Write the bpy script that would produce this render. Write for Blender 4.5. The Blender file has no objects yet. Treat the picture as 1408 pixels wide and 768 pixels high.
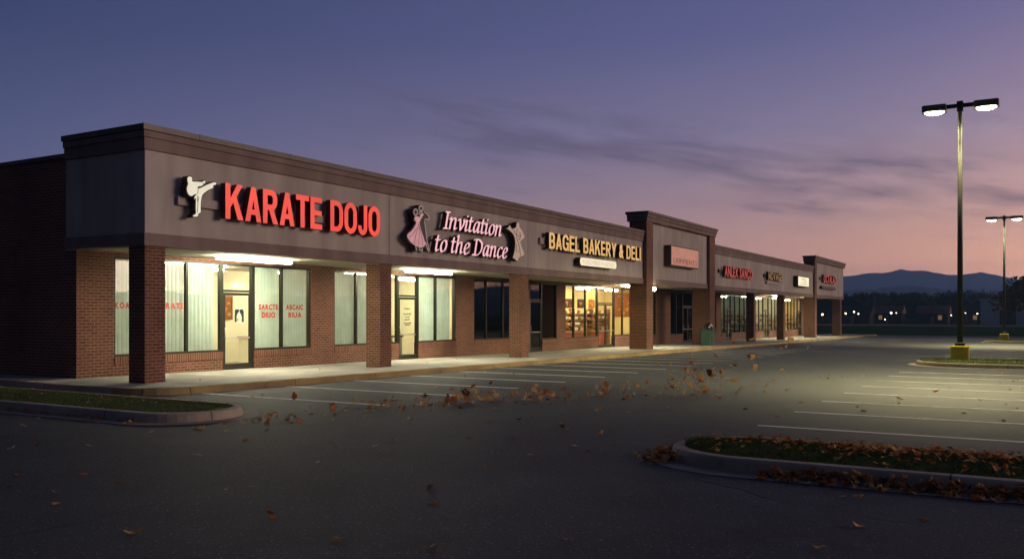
import bpy, math, random
import numpy as np
from mathutils import Vector

R = random.Random(7)
SC = bpy.context.scene
COL = SC.collection
rad = math.radians

# ------------------------------------------------------------------ ground
SLOPE = .0086
def g(u):                       # the lot falls gently away along the shopfront
    return 0.0 if u < 13 else -SLOPE * (min(u, 110) - 13)

# ------------------------------------------------------------------ object helpers
def wloc(o):
    v = Vector((0, 0, 0))
    while o is not None:
        v = v + Vector(o.location); o = o.parent
    return v

def tag(o, label=None, cat=None, group=None, kind=None):
    if label: o['label'] = label
    if cat: o['category'] = cat
    if group: o['group'] = group
    if kind: o['kind'] = kind
    return o

def thing(name, label, cat, loc, group=None):
    o = bpy.data.objects.new(name, None); COL.objects.link(o)
    o.location = loc; o.empty_display_size = .2
    return tag(o, label, cat, group)

class MB:
    """collects faces in world space, built as one mesh object"""
    def __init__(s): s.v = []; s.f = []; s.m = []; s.sm = []
    def face(s, pts, mi=0, smooth=False):
        n = len(s.v); s.v += [tuple(p) for p in pts]
        s.f.append(tuple(range(n, n + len(pts)))); s.m.append(mi); s.sm.append(smooth)
    def box(s, x0, x1, y0, y1, z0, z1, mi=0):
        n = len(s.v)
        s.v += [(x0,y0,z0),(x1,y0,z0),(x1,y1,z0),(x0,y1,z0),(x0,y0,z1),(x1,y0,z1),(x1,y1,z1),(x0,y1,z1)]
        for q in ((0,3,2,1),(4,5,6,7),(0,1,5,4),(1,2,6,5),(2,3,7,6),(3,0,4,7)):
            s.f.append(tuple(n + i for i in q)); s.m.append(mi); s.sm.append(False)
        return s
    def bbox(s, x0, x1, y0, y1, z0, z1, b=.02, mi=0):     # box with chamfered vertical and top edges
        pl = [(x0+b,y0),(x1-b,y0),(x1,y0+b),(x1,y1-b),(x1-b,y1),(x0+b,y1),(x0,y1-b),(x0,y0+b)]
        cx, cy = (x0+x1)/2, (y0+y1)/2
        def ins(p): return (p[0]-b*(1 if p[0] > cx else -1), p[1]-b*(1 if p[1] > cy else -1))
        n = len(s.v)
        s.v += [(p[0],p[1],z0) for p in pl] + [(p[0],p[1],z1-b) for p in pl] + [(*ins(p),z1) for p in pl]
        for r in (0, 8):
            for i in range(8):
                j = (i+1) % 8
                s.f.append((n+r+i, n+r+j, n+r+8+j, n+r+8+i)); s.m.append(mi); s.sm.append(False)
        s.f.append(tuple(n+16+i for i in range(8))); s.m.append(mi); s.sm.append(False)
        s.f.append(tuple(n+7-i for i in range(8))); s.m.append(mi); s.sm.append(False)
        return s
    def tube(s, pts, r, k=8, mi=0, smooth=True, caps=True):
        pts = [Vector(p) for p in pts]
        rr = r if isinstance(r, (list, tuple)) else [r]*len(pts)
        rings = []
        for i, p in enumerate(pts):
            d = (pts[min(i+1, len(pts)-1)] - pts[max(i-1, 0)]).normalized()
            a = d.cross(Vector((0,0,1)) if abs(d.z) < .9 else Vector((1,0,0))).normalized(); b = d.cross(a)
            n = len(s.v)
            for j in range(k):
                t = 2*math.pi*j/k
                s.v.append(tuple(p + (a*math.cos(t) + b*math.sin(t))*rr[i]))
            rings.append(n)
        for i in range(len(rings)-1):
            for j in range(k):
                s.f.append((rings[i]+j, rings[i]+(j+1) % k, rings[i+1]+(j+1) % k, rings[i+1]+j)); s.m.append(mi); s.sm.append(smooth)
        if caps:
            s.f.append(tuple(rings[0]+k-1-j for j in range(k))); s.m.append(mi); s.sm.append(False)
            s.f.append(tuple(rings[-1]+j for j in range(k))); s.m.append(mi); s.sm.append(False)
        return s
    def prism_y(s, poly, y0, y1, mif=0, mis=0):           # polygon in x,z, extruded along y (front at y0)
        a = sum(poly[i][0]*poly[(i+1) % len(poly)][1]-poly[(i+1) % len(poly)][0]*poly[i][1] for i in range(len(poly)))
        if a < 0: poly = poly[::-1]
        n = len(s.v); k = len(poly)
        s.v += [(p[0], y0, p[1]) for p in poly] + [(p[0], y1, p[1]) for p in poly]
        s.f.append(tuple(n+i for i in range(k))); s.m.append(mif); s.sm.append(False)
        s.f.append(tuple(n+k+k-1-i for i in range(k))); s.m.append(mis); s.sm.append(False)
        for i in range(k):
            j = (i+1) % k
            s.f.append((n+j, n+i, n+k+i, n+k+j)); s.m.append(mis); s.sm.append(False)
        return s
    def build(s, name, mats, parent=None, loc=None):
        if not isinstance(mats, (list, tuple)): mats = [mats]
        off = wloc(parent) if parent is not None else Vector(loc or (0,0,0))
        me = bpy.data.meshes.new(name)
        me.from_pydata([(x-off.x, y-off.y, z-off.z) for x, y, z in s.v], [], s.f)
        me.polygons.foreach_set('material_index', s.m)
        me.polygons.foreach_set('use_smooth', s.sm)
        for m in mats: me.materials.append(m)
        me.update()
        o = bpy.data.objects.new(name, me); COL.objects.link(o)
        if parent is not None: o.parent = parent
        else: o.location = off
        return o

def copy_tree(o, parent=None):
    c = o.copy(); COL.objects.link(c)
    if parent is not None: c.parent = parent
    for ch in [q for q in list(COL.objects) if q.parent == o]: copy_tree(ch, c)
    return c

# ------------------------------------------------------------------ material helpers
class NT:
    def __init__(s, mat):
        mat.use_nodes = True
        s.t = mat.node_tree; s.n = s.t.nodes; s.l = s.t.links
        s.bsdf = s.n.get('Principled BSDF'); s.out = s.n.get('Material Output')
    def new(s, typ, **kw):
        nd = s.n.new(typ)
        for k, v in kw.items(): setattr(nd, k, v)
        return nd
    def link(s, a, b): s.l.new(a, b)
    def val(s, sock, v):
        if hasattr(v, 'is_linked') or isinstance(v, bpy.types.NodeSocket): s.l.new(v, sock)
        else: sock.default_value = v
    def math(s, op, a, b=None, c=None, clamp=False):
        nd = s.new('ShaderNodeMath', operation=op, use_clamp=clamp)
        s.val(nd.inputs[0], a)
        if b is not None: s.val(nd.inputs[1], b)
        if c is not None: s.val(nd.inputs[2], c)
        return nd.outputs[0]
    def mix(s, fac, a, b, blend='MIX'):
        nd = s.new('ShaderNodeMix', data_type='RGBA', blend_type=blend)
        s.val(nd.inputs[0], fac)
        s.val(nd.inputs[6], a if not isinstance(a, tuple) else (*a[:3], 1))
        s.val(nd.inputs[7], b if not isinstance(b, tuple) else (*b[:3], 1))
        return nd.outputs[2]
    def pos(s): return s.new('ShaderNodeNewGeometry').outputs['Position']
    def noise(s, scale, detail=3, vec=None, rough=.5, dist=0):
        nd = s.new('ShaderNodeTexNoise')
        nd.inputs['Scale'].default_value = scale; nd.inputs['Detail'].default_value = detail
        nd.inputs['Roughness'].default_value = rough; nd.inputs['Distortion'].default_value = dist
        s.l.new(vec if vec is not None else s.pos(), nd.inputs['Vector'])
        return nd.outputs['Fac']
    def ramp(s, fac, stops):
        nd = s.new('ShaderNodeValToRGB'); e = nd.color_ramp.elements
        while len(e) < len(stops): e.new(.5)
        for i, (p, c) in enumerate(stops):
            e[i].position = p; e[i].color = (c, c, c, 1) if isinstance(c, (int, float)) else (*c[:3], 1)
        s.l.new(fac, nd.inputs[0]); return nd.outputs[0]
    def maprange(s, v, a, b, c=0., d=1.):
        nd = s.new('ShaderNodeMapRange')
        s.val(nd.inputs[0], v)
        for i, q in enumerate((a, b, c, d)): nd.inputs[i+1].default_value = q
        return nd.outputs[0]
    def bump(s, h, strength=.3, dist=.01):
        nd = s.new('ShaderNodeBump'); nd.inputs['Strength'].default_value = strength; nd.inputs['Distance'].default_value = dist
        s.l.new(h, nd.inputs['Height']); s.l.new(nd.outputs[0], s.bsdf.inputs['Normal'])

def mat(name, col, rough=.7, metal=0., var=.18, scale=6., bump=.0, bscale=80., spec=.4, emit=None, estr=0.):
    m = bpy.data.materials.new(name); t = NT(m); b = t.bsdf
    b.inputs['Roughness'].default_value = rough; b.inputs['Metallic'].default_value = metal
    b.inputs['Specular IOR Level'].default_value = spec
    if var > 0:
        n1 = t.noise(scale, 5)
        lo = tuple(c*(1-var) for c in col); hi = tuple(min(1, c*(1+var)) for c in col)
        t.link(t.mix(t.maprange(n1, .3, .7), lo, hi), b.inputs['Base Color'])
    else: b.inputs['Base Color'].default_value = (*col, 1)
    if bump > 0: t.bump(t.noise(bscale, 4), bump, .01)
    if emit:
        b.inputs['Emission Color'].default_value = (*emit, 1); b.inputs['Emission Strength'].default_value = estr
    return m

def emis(name, col, s, var=0., scale=3.):
    m = bpy.data.materials.new(name); t = NT(m); b = t.bsdf
    b.inputs['Base Color'].default_value = (*[min(.8, c)*.3 for c in col], 1); b.inputs['Roughness'].default_value = .4
    b.inputs['Emission Color'].default_value = (*col, 1); b.inputs['Emission Strength'].default_value = s
    if var:
        k = t.maprange(t.noise(scale, 3), .3, .7, s*(1-var), s*(1+var)); t.link(k, b.inputs['Emission Strength'])
    return m

def brick_mat(name, c1, c2, mortar, soldier=False, dirt=.25):
    m = bpy.data.materials.new(name); t = NT(m); b = t.bsdf
    geo = t.new('ShaderNodeNewGeometry')
    sp = t.new('ShaderNodeSeparateXYZ'); t.link(geo.outputs['Position'], sp.inputs[0])
    sn = t.new('ShaderNodeSeparateXYZ'); t.link(geo.outputs['True Normal'], sn.inputs[0])
    isx = t.math('GREATER_THAN', t.math('ABSOLUTE', sn.outputs[0]), .5)
    h = t.math('ADD', t.math('MULTIPLY', isx, sp.outputs[1]), t.math('MULTIPLY', t.math('SUBTRACT', 1., isx), sp.outputs[0]))
    cb = t.new('ShaderNodeCombineXYZ')
    if soldier: t.link(sp.outputs[2], cb.inputs[0]); t.link(h, cb.inputs[1])
    else: t.link(h, cb.inputs[0]); t.link(sp.outputs[2], cb.inputs[1])
    br = t.new('ShaderNodeTexBrick'); t.link(cb.outputs[0], br.inputs['Vector'])
    br.offset = 0. if soldier else .5
    br.inputs['Scale'].default_value = 1.; br.inputs['Brick Width'].default_value = .4 if soldier else .213
    br.inputs['Row Height'].default_value = .0745; br.inputs['Mortar Size'].default_value = .0062
    br.inputs['Mortar Smooth'].default_value = .15; br.inputs['Bias'].default_value = -.1
    br.inputs['Color1'].default_value = (*c1, 1); br.inputs['Color2'].default_value = (*c2, 1); br.inputs['Mortar'].default_value = (*mortar, 1)
    big = t.maprange(t.noise(.7, 4), .3, .7, 1-dirt, 1+dirt*.6)
    fine = t.maprange(t.noise(55, 3), .3, .7, .8, 1.15)
    k = t.math('MULTIPLY', big, fine)
    cc = t.new('ShaderNodeCombineColor'); 
    for i in range(3): t.link(k, cc.inputs[i])
    t.link(t.mix(1., br.outputs['Color'], cc.outputs[0], 'MULTIPLY'), b.inputs['Base Color'])
    b.inputs['Roughness'].default_value = .85; b.inputs['Specular IOR Level'].default_value = .25
    hgt = t.math('ADD', t.math('MULTIPLY', br.outputs['Fac'], -1.), t.math('MULTIPLY', t.noise(120, 2), .25))
    t.bump(hgt, .6, .006)
    return m

M = {}
M['brick'] = brick_mat('red_brick', (.165,.060,.034), (.108,.040,.025), (.29,.23,.165))
M['soldier'] = brick_mat('soldier_course_brick', (.165,.060,.034), (.108,.040,.025), (.29,.23,.165), soldier=True)

def stucco(name, col):
    m = bpy.data.materials.new(name); t = NT(m); b = t.bsdf
    sp = t.new('ShaderNodeMapping'); sp.inputs['Scale'].default_value = (1, 1, .18); t.link(t.pos(), sp.inputs[0])
    streak = t.maprange(t.noise(2.2, 5, sp.outputs[0]), .3, .75, .76, 1.07)
    blot = t.maprange(t.noise(.55, 4), .3, .7, .9, 1.08)
    grain = t.maprange(t.noise(210, 2), .3, .7, .9, 1.1)
    k = t.math('MULTIPLY', t.math('MULTIPLY', streak, blot), grain)
    cc = t.new('ShaderNodeCombineColor')
    for i in range(3): t.link(k, cc.inputs[i])
    t.link(t.mix(1., (*col, 1), cc.outputs[0], 'MULTIPLY'), b.inputs['Base Color'])
    b.inputs['Roughness'].default_value = .9; b.inputs['Specular IOR Level'].default_value = .2
    t.bump(t.noise(160, 4), .35, .006)
    return m
M['field'] = stucco('taupe_stucco', (.40,.35,.31))
M['band'] = stucco('brown_stucco_trim', (.215,.155,.138))
M['cap'] = mat('dark_bronze_coping', (.05,.042,.04), .45, .3, .15, 4)
M['soffit'] = mat('cream_soffit', (.52,.50,.40), .8, 0, .08, 3, .1, 60)
M['frame'] = mat('dark_bronze_aluminium', (.018,.02,.013), .35, .5, .15, 8)
M['roof'] = mat('roof_membrane', (.1,.1,.1), .9)

def glass(name, ior, tint=(1,1,1)):
    m = bpy.data.materials.new(name); t = NT(m); t.n.remove(t.bsdf)
    tr = t.new('ShaderNodeBsdfTransparent'); tr.inputs[0].default_value = (*tint, 1)
    gl = t.new('ShaderNodeBsdfGlossy'); gl.inputs['Roughness'].default_value = .02
    nz = t.noise(.8, 2); bp = t.new('ShaderNodeBump'); bp.inputs['Strength'].default_value = .03; bp.inputs['Distance'].default_value = .05
    t.link(nz, bp.inputs['Height']); t.link(bp.outputs[0], gl.inputs['Normal'])
    fr = t.new('ShaderNodeFresnel'); fr.inputs['IOR'].default_value = ior
    geo = t.new('ShaderNodeNewGeometry')
    front = t.math('SUBTRACT', 1., geo.outputs['Backfacing'])
    mx = t.new('ShaderNodeMixShader'); t.link(t.math('MULTIPLY', fr.outputs[0], front), mx.inputs[0])
    t.link(tr.outputs[0], mx.inputs[1]); t.link(gl.outputs[0], mx.inputs[2]); t.link(mx.outputs[0], t.out.inputs[0])
    return m
M['glass'] = glass('shop_glass', 2.1, (.93,.96,.94))

def translucent(name, col, fac=.45):
    m = bpy.data.materials.new(name); t = NT(m); t.n.remove(t.bsdf)
    d = t.new('ShaderNodeBsdfDiffuse'); tr = t.new('ShaderNodeBsdfTranslucent')
    n = t.maprange(t.noise(3, 3), .3, .7, .9, 1.05); cc = t.new('ShaderNodeCombineColor')
    for i in range(3): t.link(n, cc.inputs[i])
    c = t.mix(1., (*col, 1), cc.outputs[0], 'MULTIPLY')
    t.link(c, d.inputs[0]); t.link(c, tr.inputs[0])
    mx = t.new('ShaderNodeMixShader'); mx.inputs[0].default_value = fac
    t.link(d.outputs[0], mx.inputs[1]); t.link(tr.outputs[0], mx.inputs[2]); t.link(mx.outputs[0], t.out.inputs[0])
    return m
M['blind'] = translucent('pale_green_blind_fabric', (.62,.71,.66), .28)

# asphalt
def asphalt():
    m = bpy.data.materials.new('worn_asphalt'); t = NT(m); b = t.bsdf
    P = t.pos()
    big = t.noise(.16, 5, P, .6, .6)
    mid = t.noise(1.1, 5, P, .6)
    col = t.mix(t.maprange(big, .32, .68), (.021,.025,.033), (.044,.048,.056))
    col = t.mix(t.maprange(mid, .48, .70, 0, .7), col, (.019,.020,.024))
    fine = t.noise(34, 4, P, .7); fine2 = t.noise(120, 2, P)
    k = t.math('MULTIPLY', t.maprange(fine, .3, .7, .35, 1.75), t.maprange(fine2, .3, .7, .5, 1.6))
    cc = t.new('ShaderNodeCombineColor')
    for i in range(3): t.link(k, cc.inputs[i])
    col = t.mix(1., col, cc.outputs[0], 'MULTIPLY')
    vo = t.new('ShaderNodeTexVoronoi'); vo.inputs['Scale'].default_value = 26; t.link(P, vo.inputs['Vector'])
    agg = t.math('MULTIPLY', t.math('LESS_THAN', vo.outputs['Distance'], .2), t.math('GREATER_THAN', t.noise(23, 1, P), .54))
    col = t.mix(t.math('MULTIPLY', agg, .8), col, (.27,.265,.25))
    # oil stains in the bays
    st = t.new('ShaderNodeTexVoronoi'); st.inputs['Scale'].default_value = .42; t.link(P, st.inputs['Vector'])
    sm = t.math('MULTIPLY', t.maprange(st.outputs['Distance'], .02, .22, 1, 0), t.maprange(t.noise(3.1, 3, P), .45, .65))
    col = t.mix(t.math('MULTIPLY', sm, .6), col, (.012,.012,.013))
    # oil drips down the middle of the stalls
    sp = t.new('ShaderNodeSeparateXYZ'); t.link(P, sp.inputs[0])
    du = t.math('SUBTRACT', t.math('MODULO', t.math('ADD', sp.outputs[0], 24.6-13.12), 2.46), 1.23)
    gm = t.math('EXPONENT', t.math('MULTIPLY', t.math('MULTIPLY', du, du), -9.))
    vb = t.math('MULTIPLY', t.maprange(sp.outputs[1], 10.9, 12.), t.maprange(sp.outputs[1], 15., 14.1))
    vb = t.math('ADD', vb, t.math('MULTIPLY', t.maprange(sp.outputs[1], 3., 2.), t.maprange(sp.outputs[1], -2.5, -.8)))
    oil = t.math('MULTIPLY', t.math('MULTIPLY', gm, vb), t.maprange(t.noise(2.6, 5, P, .65), .42, .62))
    col = t.mix(t.math('MULTIPLY', oil, .72), col, (.010,.010,.011))
    # long cracks, some sealed
    dn = t.new('ShaderNodeTexNoise'); dn.inputs['Scale'].default_value = .5; dn.inputs['Detail'].default_value = 6; t.link(P, dn.inputs['Vector'])
    vm = t.new('ShaderNodeVectorMath', operation='MULTIPLY_ADD'); t.link(dn.outputs['Color'], vm.inputs[0]); vm.inputs[1].default_value = (1.5,1.5,0); t.link(P, vm.inputs[2])
    ce = t.new('ShaderNodeTexVoronoi', feature='DISTANCE_TO_EDGE'); ce.inputs['Scale'].default_value = .095; t.link(vm.outputs[0], ce.inputs['Vector'])
    crack = t.math('MULTIPLY', t.maprange(ce.outputs['Distance'], .0007, .0022, 1, 0), t.maprange(t.noise(.33, 2, P), .47, .56))
    col = t.mix(t.math('MULTIPLY', crack, .6), col, (.009,.009,.010))
    t.link(col, b.inputs['Base Color'])
    b.inputs['Roughness'].default_value = .75; b.inputs['Specular IOR Level'].default_value = .3
    h = t.math('ADD', t.math('ADD', t.math('MULTIPLY', fine, .6), t.math('MULTIPLY', fine2, .5)), t.math('MULTIPLY', crack, -1.5))
    t.bump(h, .75, .012)
    return m
M['asphalt'] = asphalt()

def concrete(name, col, joints=None, stain=.3):
    m = bpy.data.materials.new(name); t = NT(m); b = t.bsdf; P = t.pos()
    k = t.math('MULTIPLY', t.maprange(t.noise(.9, 6, P, .6), .3, .7, 1-stain, 1.1), t.maprange(t.noise(90, 3, P), .3, .7, .82, 1.15))
    k = t.math('MULTIPLY', k, t.maprange(t.noise(7, 4, P), .55, .75, 1, .8))
    if joints:
        sp = t.new('ShaderNodeSeparateXYZ'); t.link(P, sp.inputs[0])
        mo = t.math('MODULO', t.math('ADD', sp.outputs[0], 100.), joints)
        my = t.math('MODULO', t.math('ADD', sp.outputs[1], 100.), joints)
        k = t.math('MULTIPLY', k, t.math('SUBTRACT', 1., t.math('MULTIPLY', t.math('LESS_THAN', t.math('MINIMUM', mo, my), .022), .7)))
    cc = t.new('ShaderNodeCombineColor')
    for i in range(3): t.link(k, cc.inputs[i])
    t.link(t.mix(1., (*col, 1), cc.outputs[0], 'MULTIPLY'), b.inputs['Base Color'])
    b.inputs['Roughness'].default_value = .85; b.inputs['Specular IOR Level'].default_value = .3
    t.bump(t.noise(70, 4, P), .35, .008)
    return m
M['walk'] = concrete('sidewalk_concrete', (.36,.345,.30), 1.52)
M['kerb'] = concrete('kerb_concrete', (.37,.31,.235), 3.05, .35)
M['gutter'] = concrete('gutter_concrete', (.33,.285,.22), 3.05, .3)
M['kerbpaint'] = concrete('faded_yellow_kerb_paint', (.36,.26,.11), 3.05, .45)
M['polebase'] = concrete('yellow_painted_concrete', (.48,.35,.035), None, .25)

def paint_lines():
    m = bpy.data.materials.new('worn_white_line_paint'); t = NT(m); b = t.bsdf; P = t.pos()
    k = t.maprange(t.noise(26, 5, P, .65), .30, .42); k2 = t.maprange(t.noise(2.2, 3, P), .25, .5, .7, 1)
    f = t.math('MULTIPLY', k, k2)
    t.link(t.mix(f, (.06,.06,.06), (.82,.81,.76)), b.inputs['Base Color'])
    b.inputs['Roughness'].default_value = .75
    t.bump(t.noise(110, 3, P), .4, .008)
    return m
M['line'] = paint_lines()

def grassmat(name, c1, c2, sc=4.):
    m = bpy.data.materials.new(name); t = NT(m); b = t.bsdf
    k = t.maprange(t.noise(sc, 4), .35, .65); k2 = t.maprange(t.noise(sc*14, 2), .3, .7)
    c = t.mix(k, c1, c2); t.link(t.mix(t.math('MULTIPLY', k2, .5), c, tuple(q*.5 for q in c1)), b.inputs['Base Color'])
    b.inputs['Roughness'].default_value = 1.; b.inputs['Specular IOR Level'].default_value = .0 if sc < 1 else .15
    return m
M['grass'] = grassmat('short_turf', (.065,.115,.022), (.12,.12,.040))
M['field_grass'] = grassmat('field_grass', (.022,.050,.014), (.035,.062,.02), .05)
M['soil'] = mat('soil', (.035,.026,.017), .95, 0, .3, 9, .5, 40)
M['hill'] = grassmat('wooded_hillside', (.016,.026,.028), (.026,.036,.034), .012)
M['leafdark'] = grassmat('dark_foliage', (.022,.034,.018), (.042,.045,.022), .6)
M['leafrust'] = grassmat('rust_foliage', (.13,.030,.014), (.075,.024,.012), 2.)
M['bark'] = mat('bark', (.06,.045,.035), .9, 0, .3, 12, .5, 30)
M['tan'] = translucent('tan_dead_leaf', (.58,.35,.15), .38)
M['rust'] = translucent('rust_dead_leaf', (.42,.145,.042), .38)
M['dry'] = translucent('dark_dead_leaf', (.13,.05,.022), .3)

M['cream'] = mat('cream_interior_paint', (.74,.67,.47), .8, 0, .05, 2)
M['creamy'] = mat('warm_bakery_paint', (.70,.55,.26), .8, 0, .06, 2)
M['greenish'] = mat('green_interior_paint', (.38,.42,.30), .8, 0, .08, 2)
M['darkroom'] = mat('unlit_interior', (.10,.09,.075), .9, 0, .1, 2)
M['tile'] = mat('vinyl_floor', (.30,.26,.19), .4, 0, .12, 5)
M['ceil'] = mat('white_ceiling_tile', (.7,.68,.58), .9, 0, .04, 3)
M['wood'] = mat('brown_wood', (.24,.105,.04), .5, 0, .25, 9)
M['redpanel'] = mat('red_counter_panel', (.38,.075,.03), .5, 0, .15, 6)
M['white'] = mat('white_plastic', (.72,.70,.64), .5, 0, .05, 5)
M['blackp'] = mat('black_paint', (.012,.012,.012), .5, 0, .1, 5)
M['metal'] = mat('brushed_metal', (.45,.45,.43), .3, .9, .1, 20)
M['polemetal'] = mat('dark_bronze_pole', (.02,.022,.016), .6, .2, .15, 6)
M['lamphead'] = mat('bronze_lamp_housing', (.085,.08,.062), .5, .1, .12, 6)
M['raceway'] = mat('taupe_raceway', (.33,.265,.245), .6, 0, .1, 6)
M['signside'] = mat('dark_sign_return', (.016,.009,.009), .5, 0, .1, 6)
M['redside'] = mat('dark_red_sign_return', (.055,.007,.006), .45, 0, .1, 6)
M['bin'] = mat('green_bin_plastic', (.02,.058,.037), .5, 0, .15, 6)
M['bag'] = mat('black_bin_bag', (.015,.017,.02), .25, 0, .2, 20, .6, 25)

TUBE = (1., .93, .66)
M['tube'] = emis('fluorescent_tube_lens', TUBE, 150.)
M['tubein'] = emis('indoor_fluorescent_lens', (1., .91, .64), 125.)
M['tubebake'] = emis('bakery_fluorescent_lens', (1., .80, .42), 140.)
M['bulb'] = emis('wall_lamp_globe', (1., .85, .5), 150.)
M['lens'] = emis('lot_lamp_lens', (1., .88, .55), 60.)
M['redface'] = emis('lit_red_acrylic', (.84,.036,.018), .9, .2, 1.6)
M['pinkface'] = emis('lit_pink_acrylic', (.96,.50,.55), .84, .1, 4)
M['goldface'] = emis('lit_gold_acrylic', (.83,.50,.15), .70, .2, 1.6)
M['creamface'] = emis('lit_cream_acrylic', (.93,.80,.56), .85, .1, 4)
M['figface'] = emis('lit_ivory_acrylic', (.90,.86,.66), .66, .1, 3)
M['dressface'] = emis('dim_pink_acrylic', (.80,.38,.42), .45, .2, 7)
M['outline'] = mat('faint_glow_outline', (.75,.60,.56), .5, 0, .1, 8, emit=(.75,.6,.56), estr=.22)  # pale line colour with a faint glow added by emission
M['tanface'] = mat('faint_glow_tan_acrylic', (.62,.50,.40), .5, 0, .12, 8, emit=(.6,.45,.33), estr=.16)  # tan face without a lamp, lifted by a little added emission
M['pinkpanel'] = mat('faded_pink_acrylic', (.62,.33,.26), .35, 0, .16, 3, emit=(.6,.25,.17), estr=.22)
M['pinktext'] = mat('faded_rust_lettering', (.42,.17,.11), .5, 0, .2, 3)
M['dimred'] = mat('faint_glow_red_acrylic', (.50,.055,.045), .4, 0, .2, 3, emit=(.6,.05,.03), estr=.22)  # faint glow put into the red face by emission
M['dimgold'] = mat('unlit_gold_acrylic', (.42,.31,.14), .4, 0, .2, 3)
M['cabface'] = emis('lit_white_acrylic', (1.,.92,.60), .95, .06, 3)
M['cabtext'] = mat('grey_green_lettering', (.25,.27,.18), .6, 0, .1, 3)
M['greytext'] = mat('pale_grey_lettering', (.55,.5,.4), .6, 0, .1, 3, emit=(.7,.6,.45), estr=.45)
M['redvinyl'] = mat('red_vinyl_lettering', (.48,.045,.025), .5, 0, .15, 20)
M['dullvinyl'] = mat('grey_vinyl_lettering', (.16,.14,.12), .6, 0, .1, 5)
M['redneon'] = emis('red_neon', (1., .22, .15), 2.2)
M['farlight'] = emis('distant_lamp_glow', (1., .62, .28), 14.)
M['farwhite'] = emis('distant_white_lamp_glow', (1., .86, .6), 9.)
M['farwall'] = mat('pale_metal_siding', (.30,.33,.37), .6, 0, .08, .4)
M['housewall'] = mat('house_siding', (.04,.036,.036), 1., 0, .1, .6, spec=0.)
M['redroof'] = mat('red_brown_roof', (.12,.035,.025), .8, 0, .15, .8)
M['windowlit'] = emis('lit_house_window', (1., .55, .22), .16)
M['road'] = mat('distant_road_shoulder', (.17,.145,.13), 1., 0, .2, .08, spec=0.)

# ------------------------------------------------------------------ camera
cam = bpy.data.cameras.new('camera'); cam.lens = 1225/1408*36; cam.sensor_width = 36; cam.shift_y = 47/1408
cam.clip_start = .1; cam.clip_end = 30000
co = bpy.data.objects.new('camera', cam); COL.objects.link(co)
co.location = (0, 0, 1.7); co.rotation_euler = (rad(90), 0, rad(30.2-90)); SC.camera = co

# ------------------------------------------------------------------ lettering
_gl = {}
def glyph(ch, off=.03, shear=0.):
    key = (ch, off, shear)
    if key in _gl: return _gl[key]
    c = bpy.data.curves.new('glyph', 'FONT'); c.body = ch; c.extrude = .5; c.offset = off; c.shear = shear; c.resolution_u = 4
    o = bpy.data.objects.new('glyph', c); COL.objects.link(o)
    me = bpy.data.meshes.new_from_object(o.evaluated_get(bpy.context.evaluated_depsgraph_get()))
    v = np.array([tuple(q.co) for q in me.vertices]); f = [tuple(p.vertices) for p in me.polygons]
    nz = [p.normal.z for p in me.polygons]
    bpy.data.objects.remove(o); bpy.data.curves.remove(c); bpy.data.meshes.remove(me)
    _gl[key] = (v, f, nz); return _gl[key]

def add_glyph(mb, ch, x0, sx, z0, sz, y0, y1, off, base):
    v, f, nz = glyph(ch, off); n = len(mb.v); mx = v[:,0].min()
    lo = v[:,1].min(); H1 = glyph('H', off)[0][:,1].max(); fz = (H1-base)/(v[:,1].max()-lo) if ch in 'JQ' else 1
    for q in v: mb.v.append((x0+(q[0]-mx)*sx, y0 if q[2] > 0 else y1, z0+((q[1]-lo)*fz if ch in 'JQ' else q[1]-base)*sz))
    for p, z in zip(f, nz):
        mb.f.append(tuple(n+i for i in p)); mb.m.append(0 if z > .5 else 1); mb.sm.append(False)

# heavy grotesque capitals as distance fields (cap height 1)
def _half(X, Y, pts):
    F = np.full(X.shape, -9.); n = len(pts)
    a = sum(pts[i][0]*pts[(i+1) % n][1]-pts[(i+1) % n][0]*pts[i][1] for i in range(n))
    if a < 0: pts = pts[::-1]
    for i in range(n):
        p, q = pts[i], pts[(i+1) % n]; dx, dy = q[0]-p[0], q[1]-p[1]; L = math.hypot(dx, dy)
        F = np.maximum(F, ((X-p[0])*dy-(Y-p[1])*dx)/L)
    return F
def _rb(X, Y, x0, x1, y0, y1, rl, rr_):
    cx, cy = (x0+x1)/2, (y0+y1)/2; px = X-cx; r = np.where(px > 0, rr_, rl)
    qx = np.abs(px)-(x1-x0)/2+r; qy = np.abs(Y-cy)-(y1-y0)/2+r
    return np.minimum(np.maximum(qx, qy), 0)+np.hypot(np.maximum(qx, 0), np.maximum(qy, 0))-r
BT, BB = .215, .165
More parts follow.
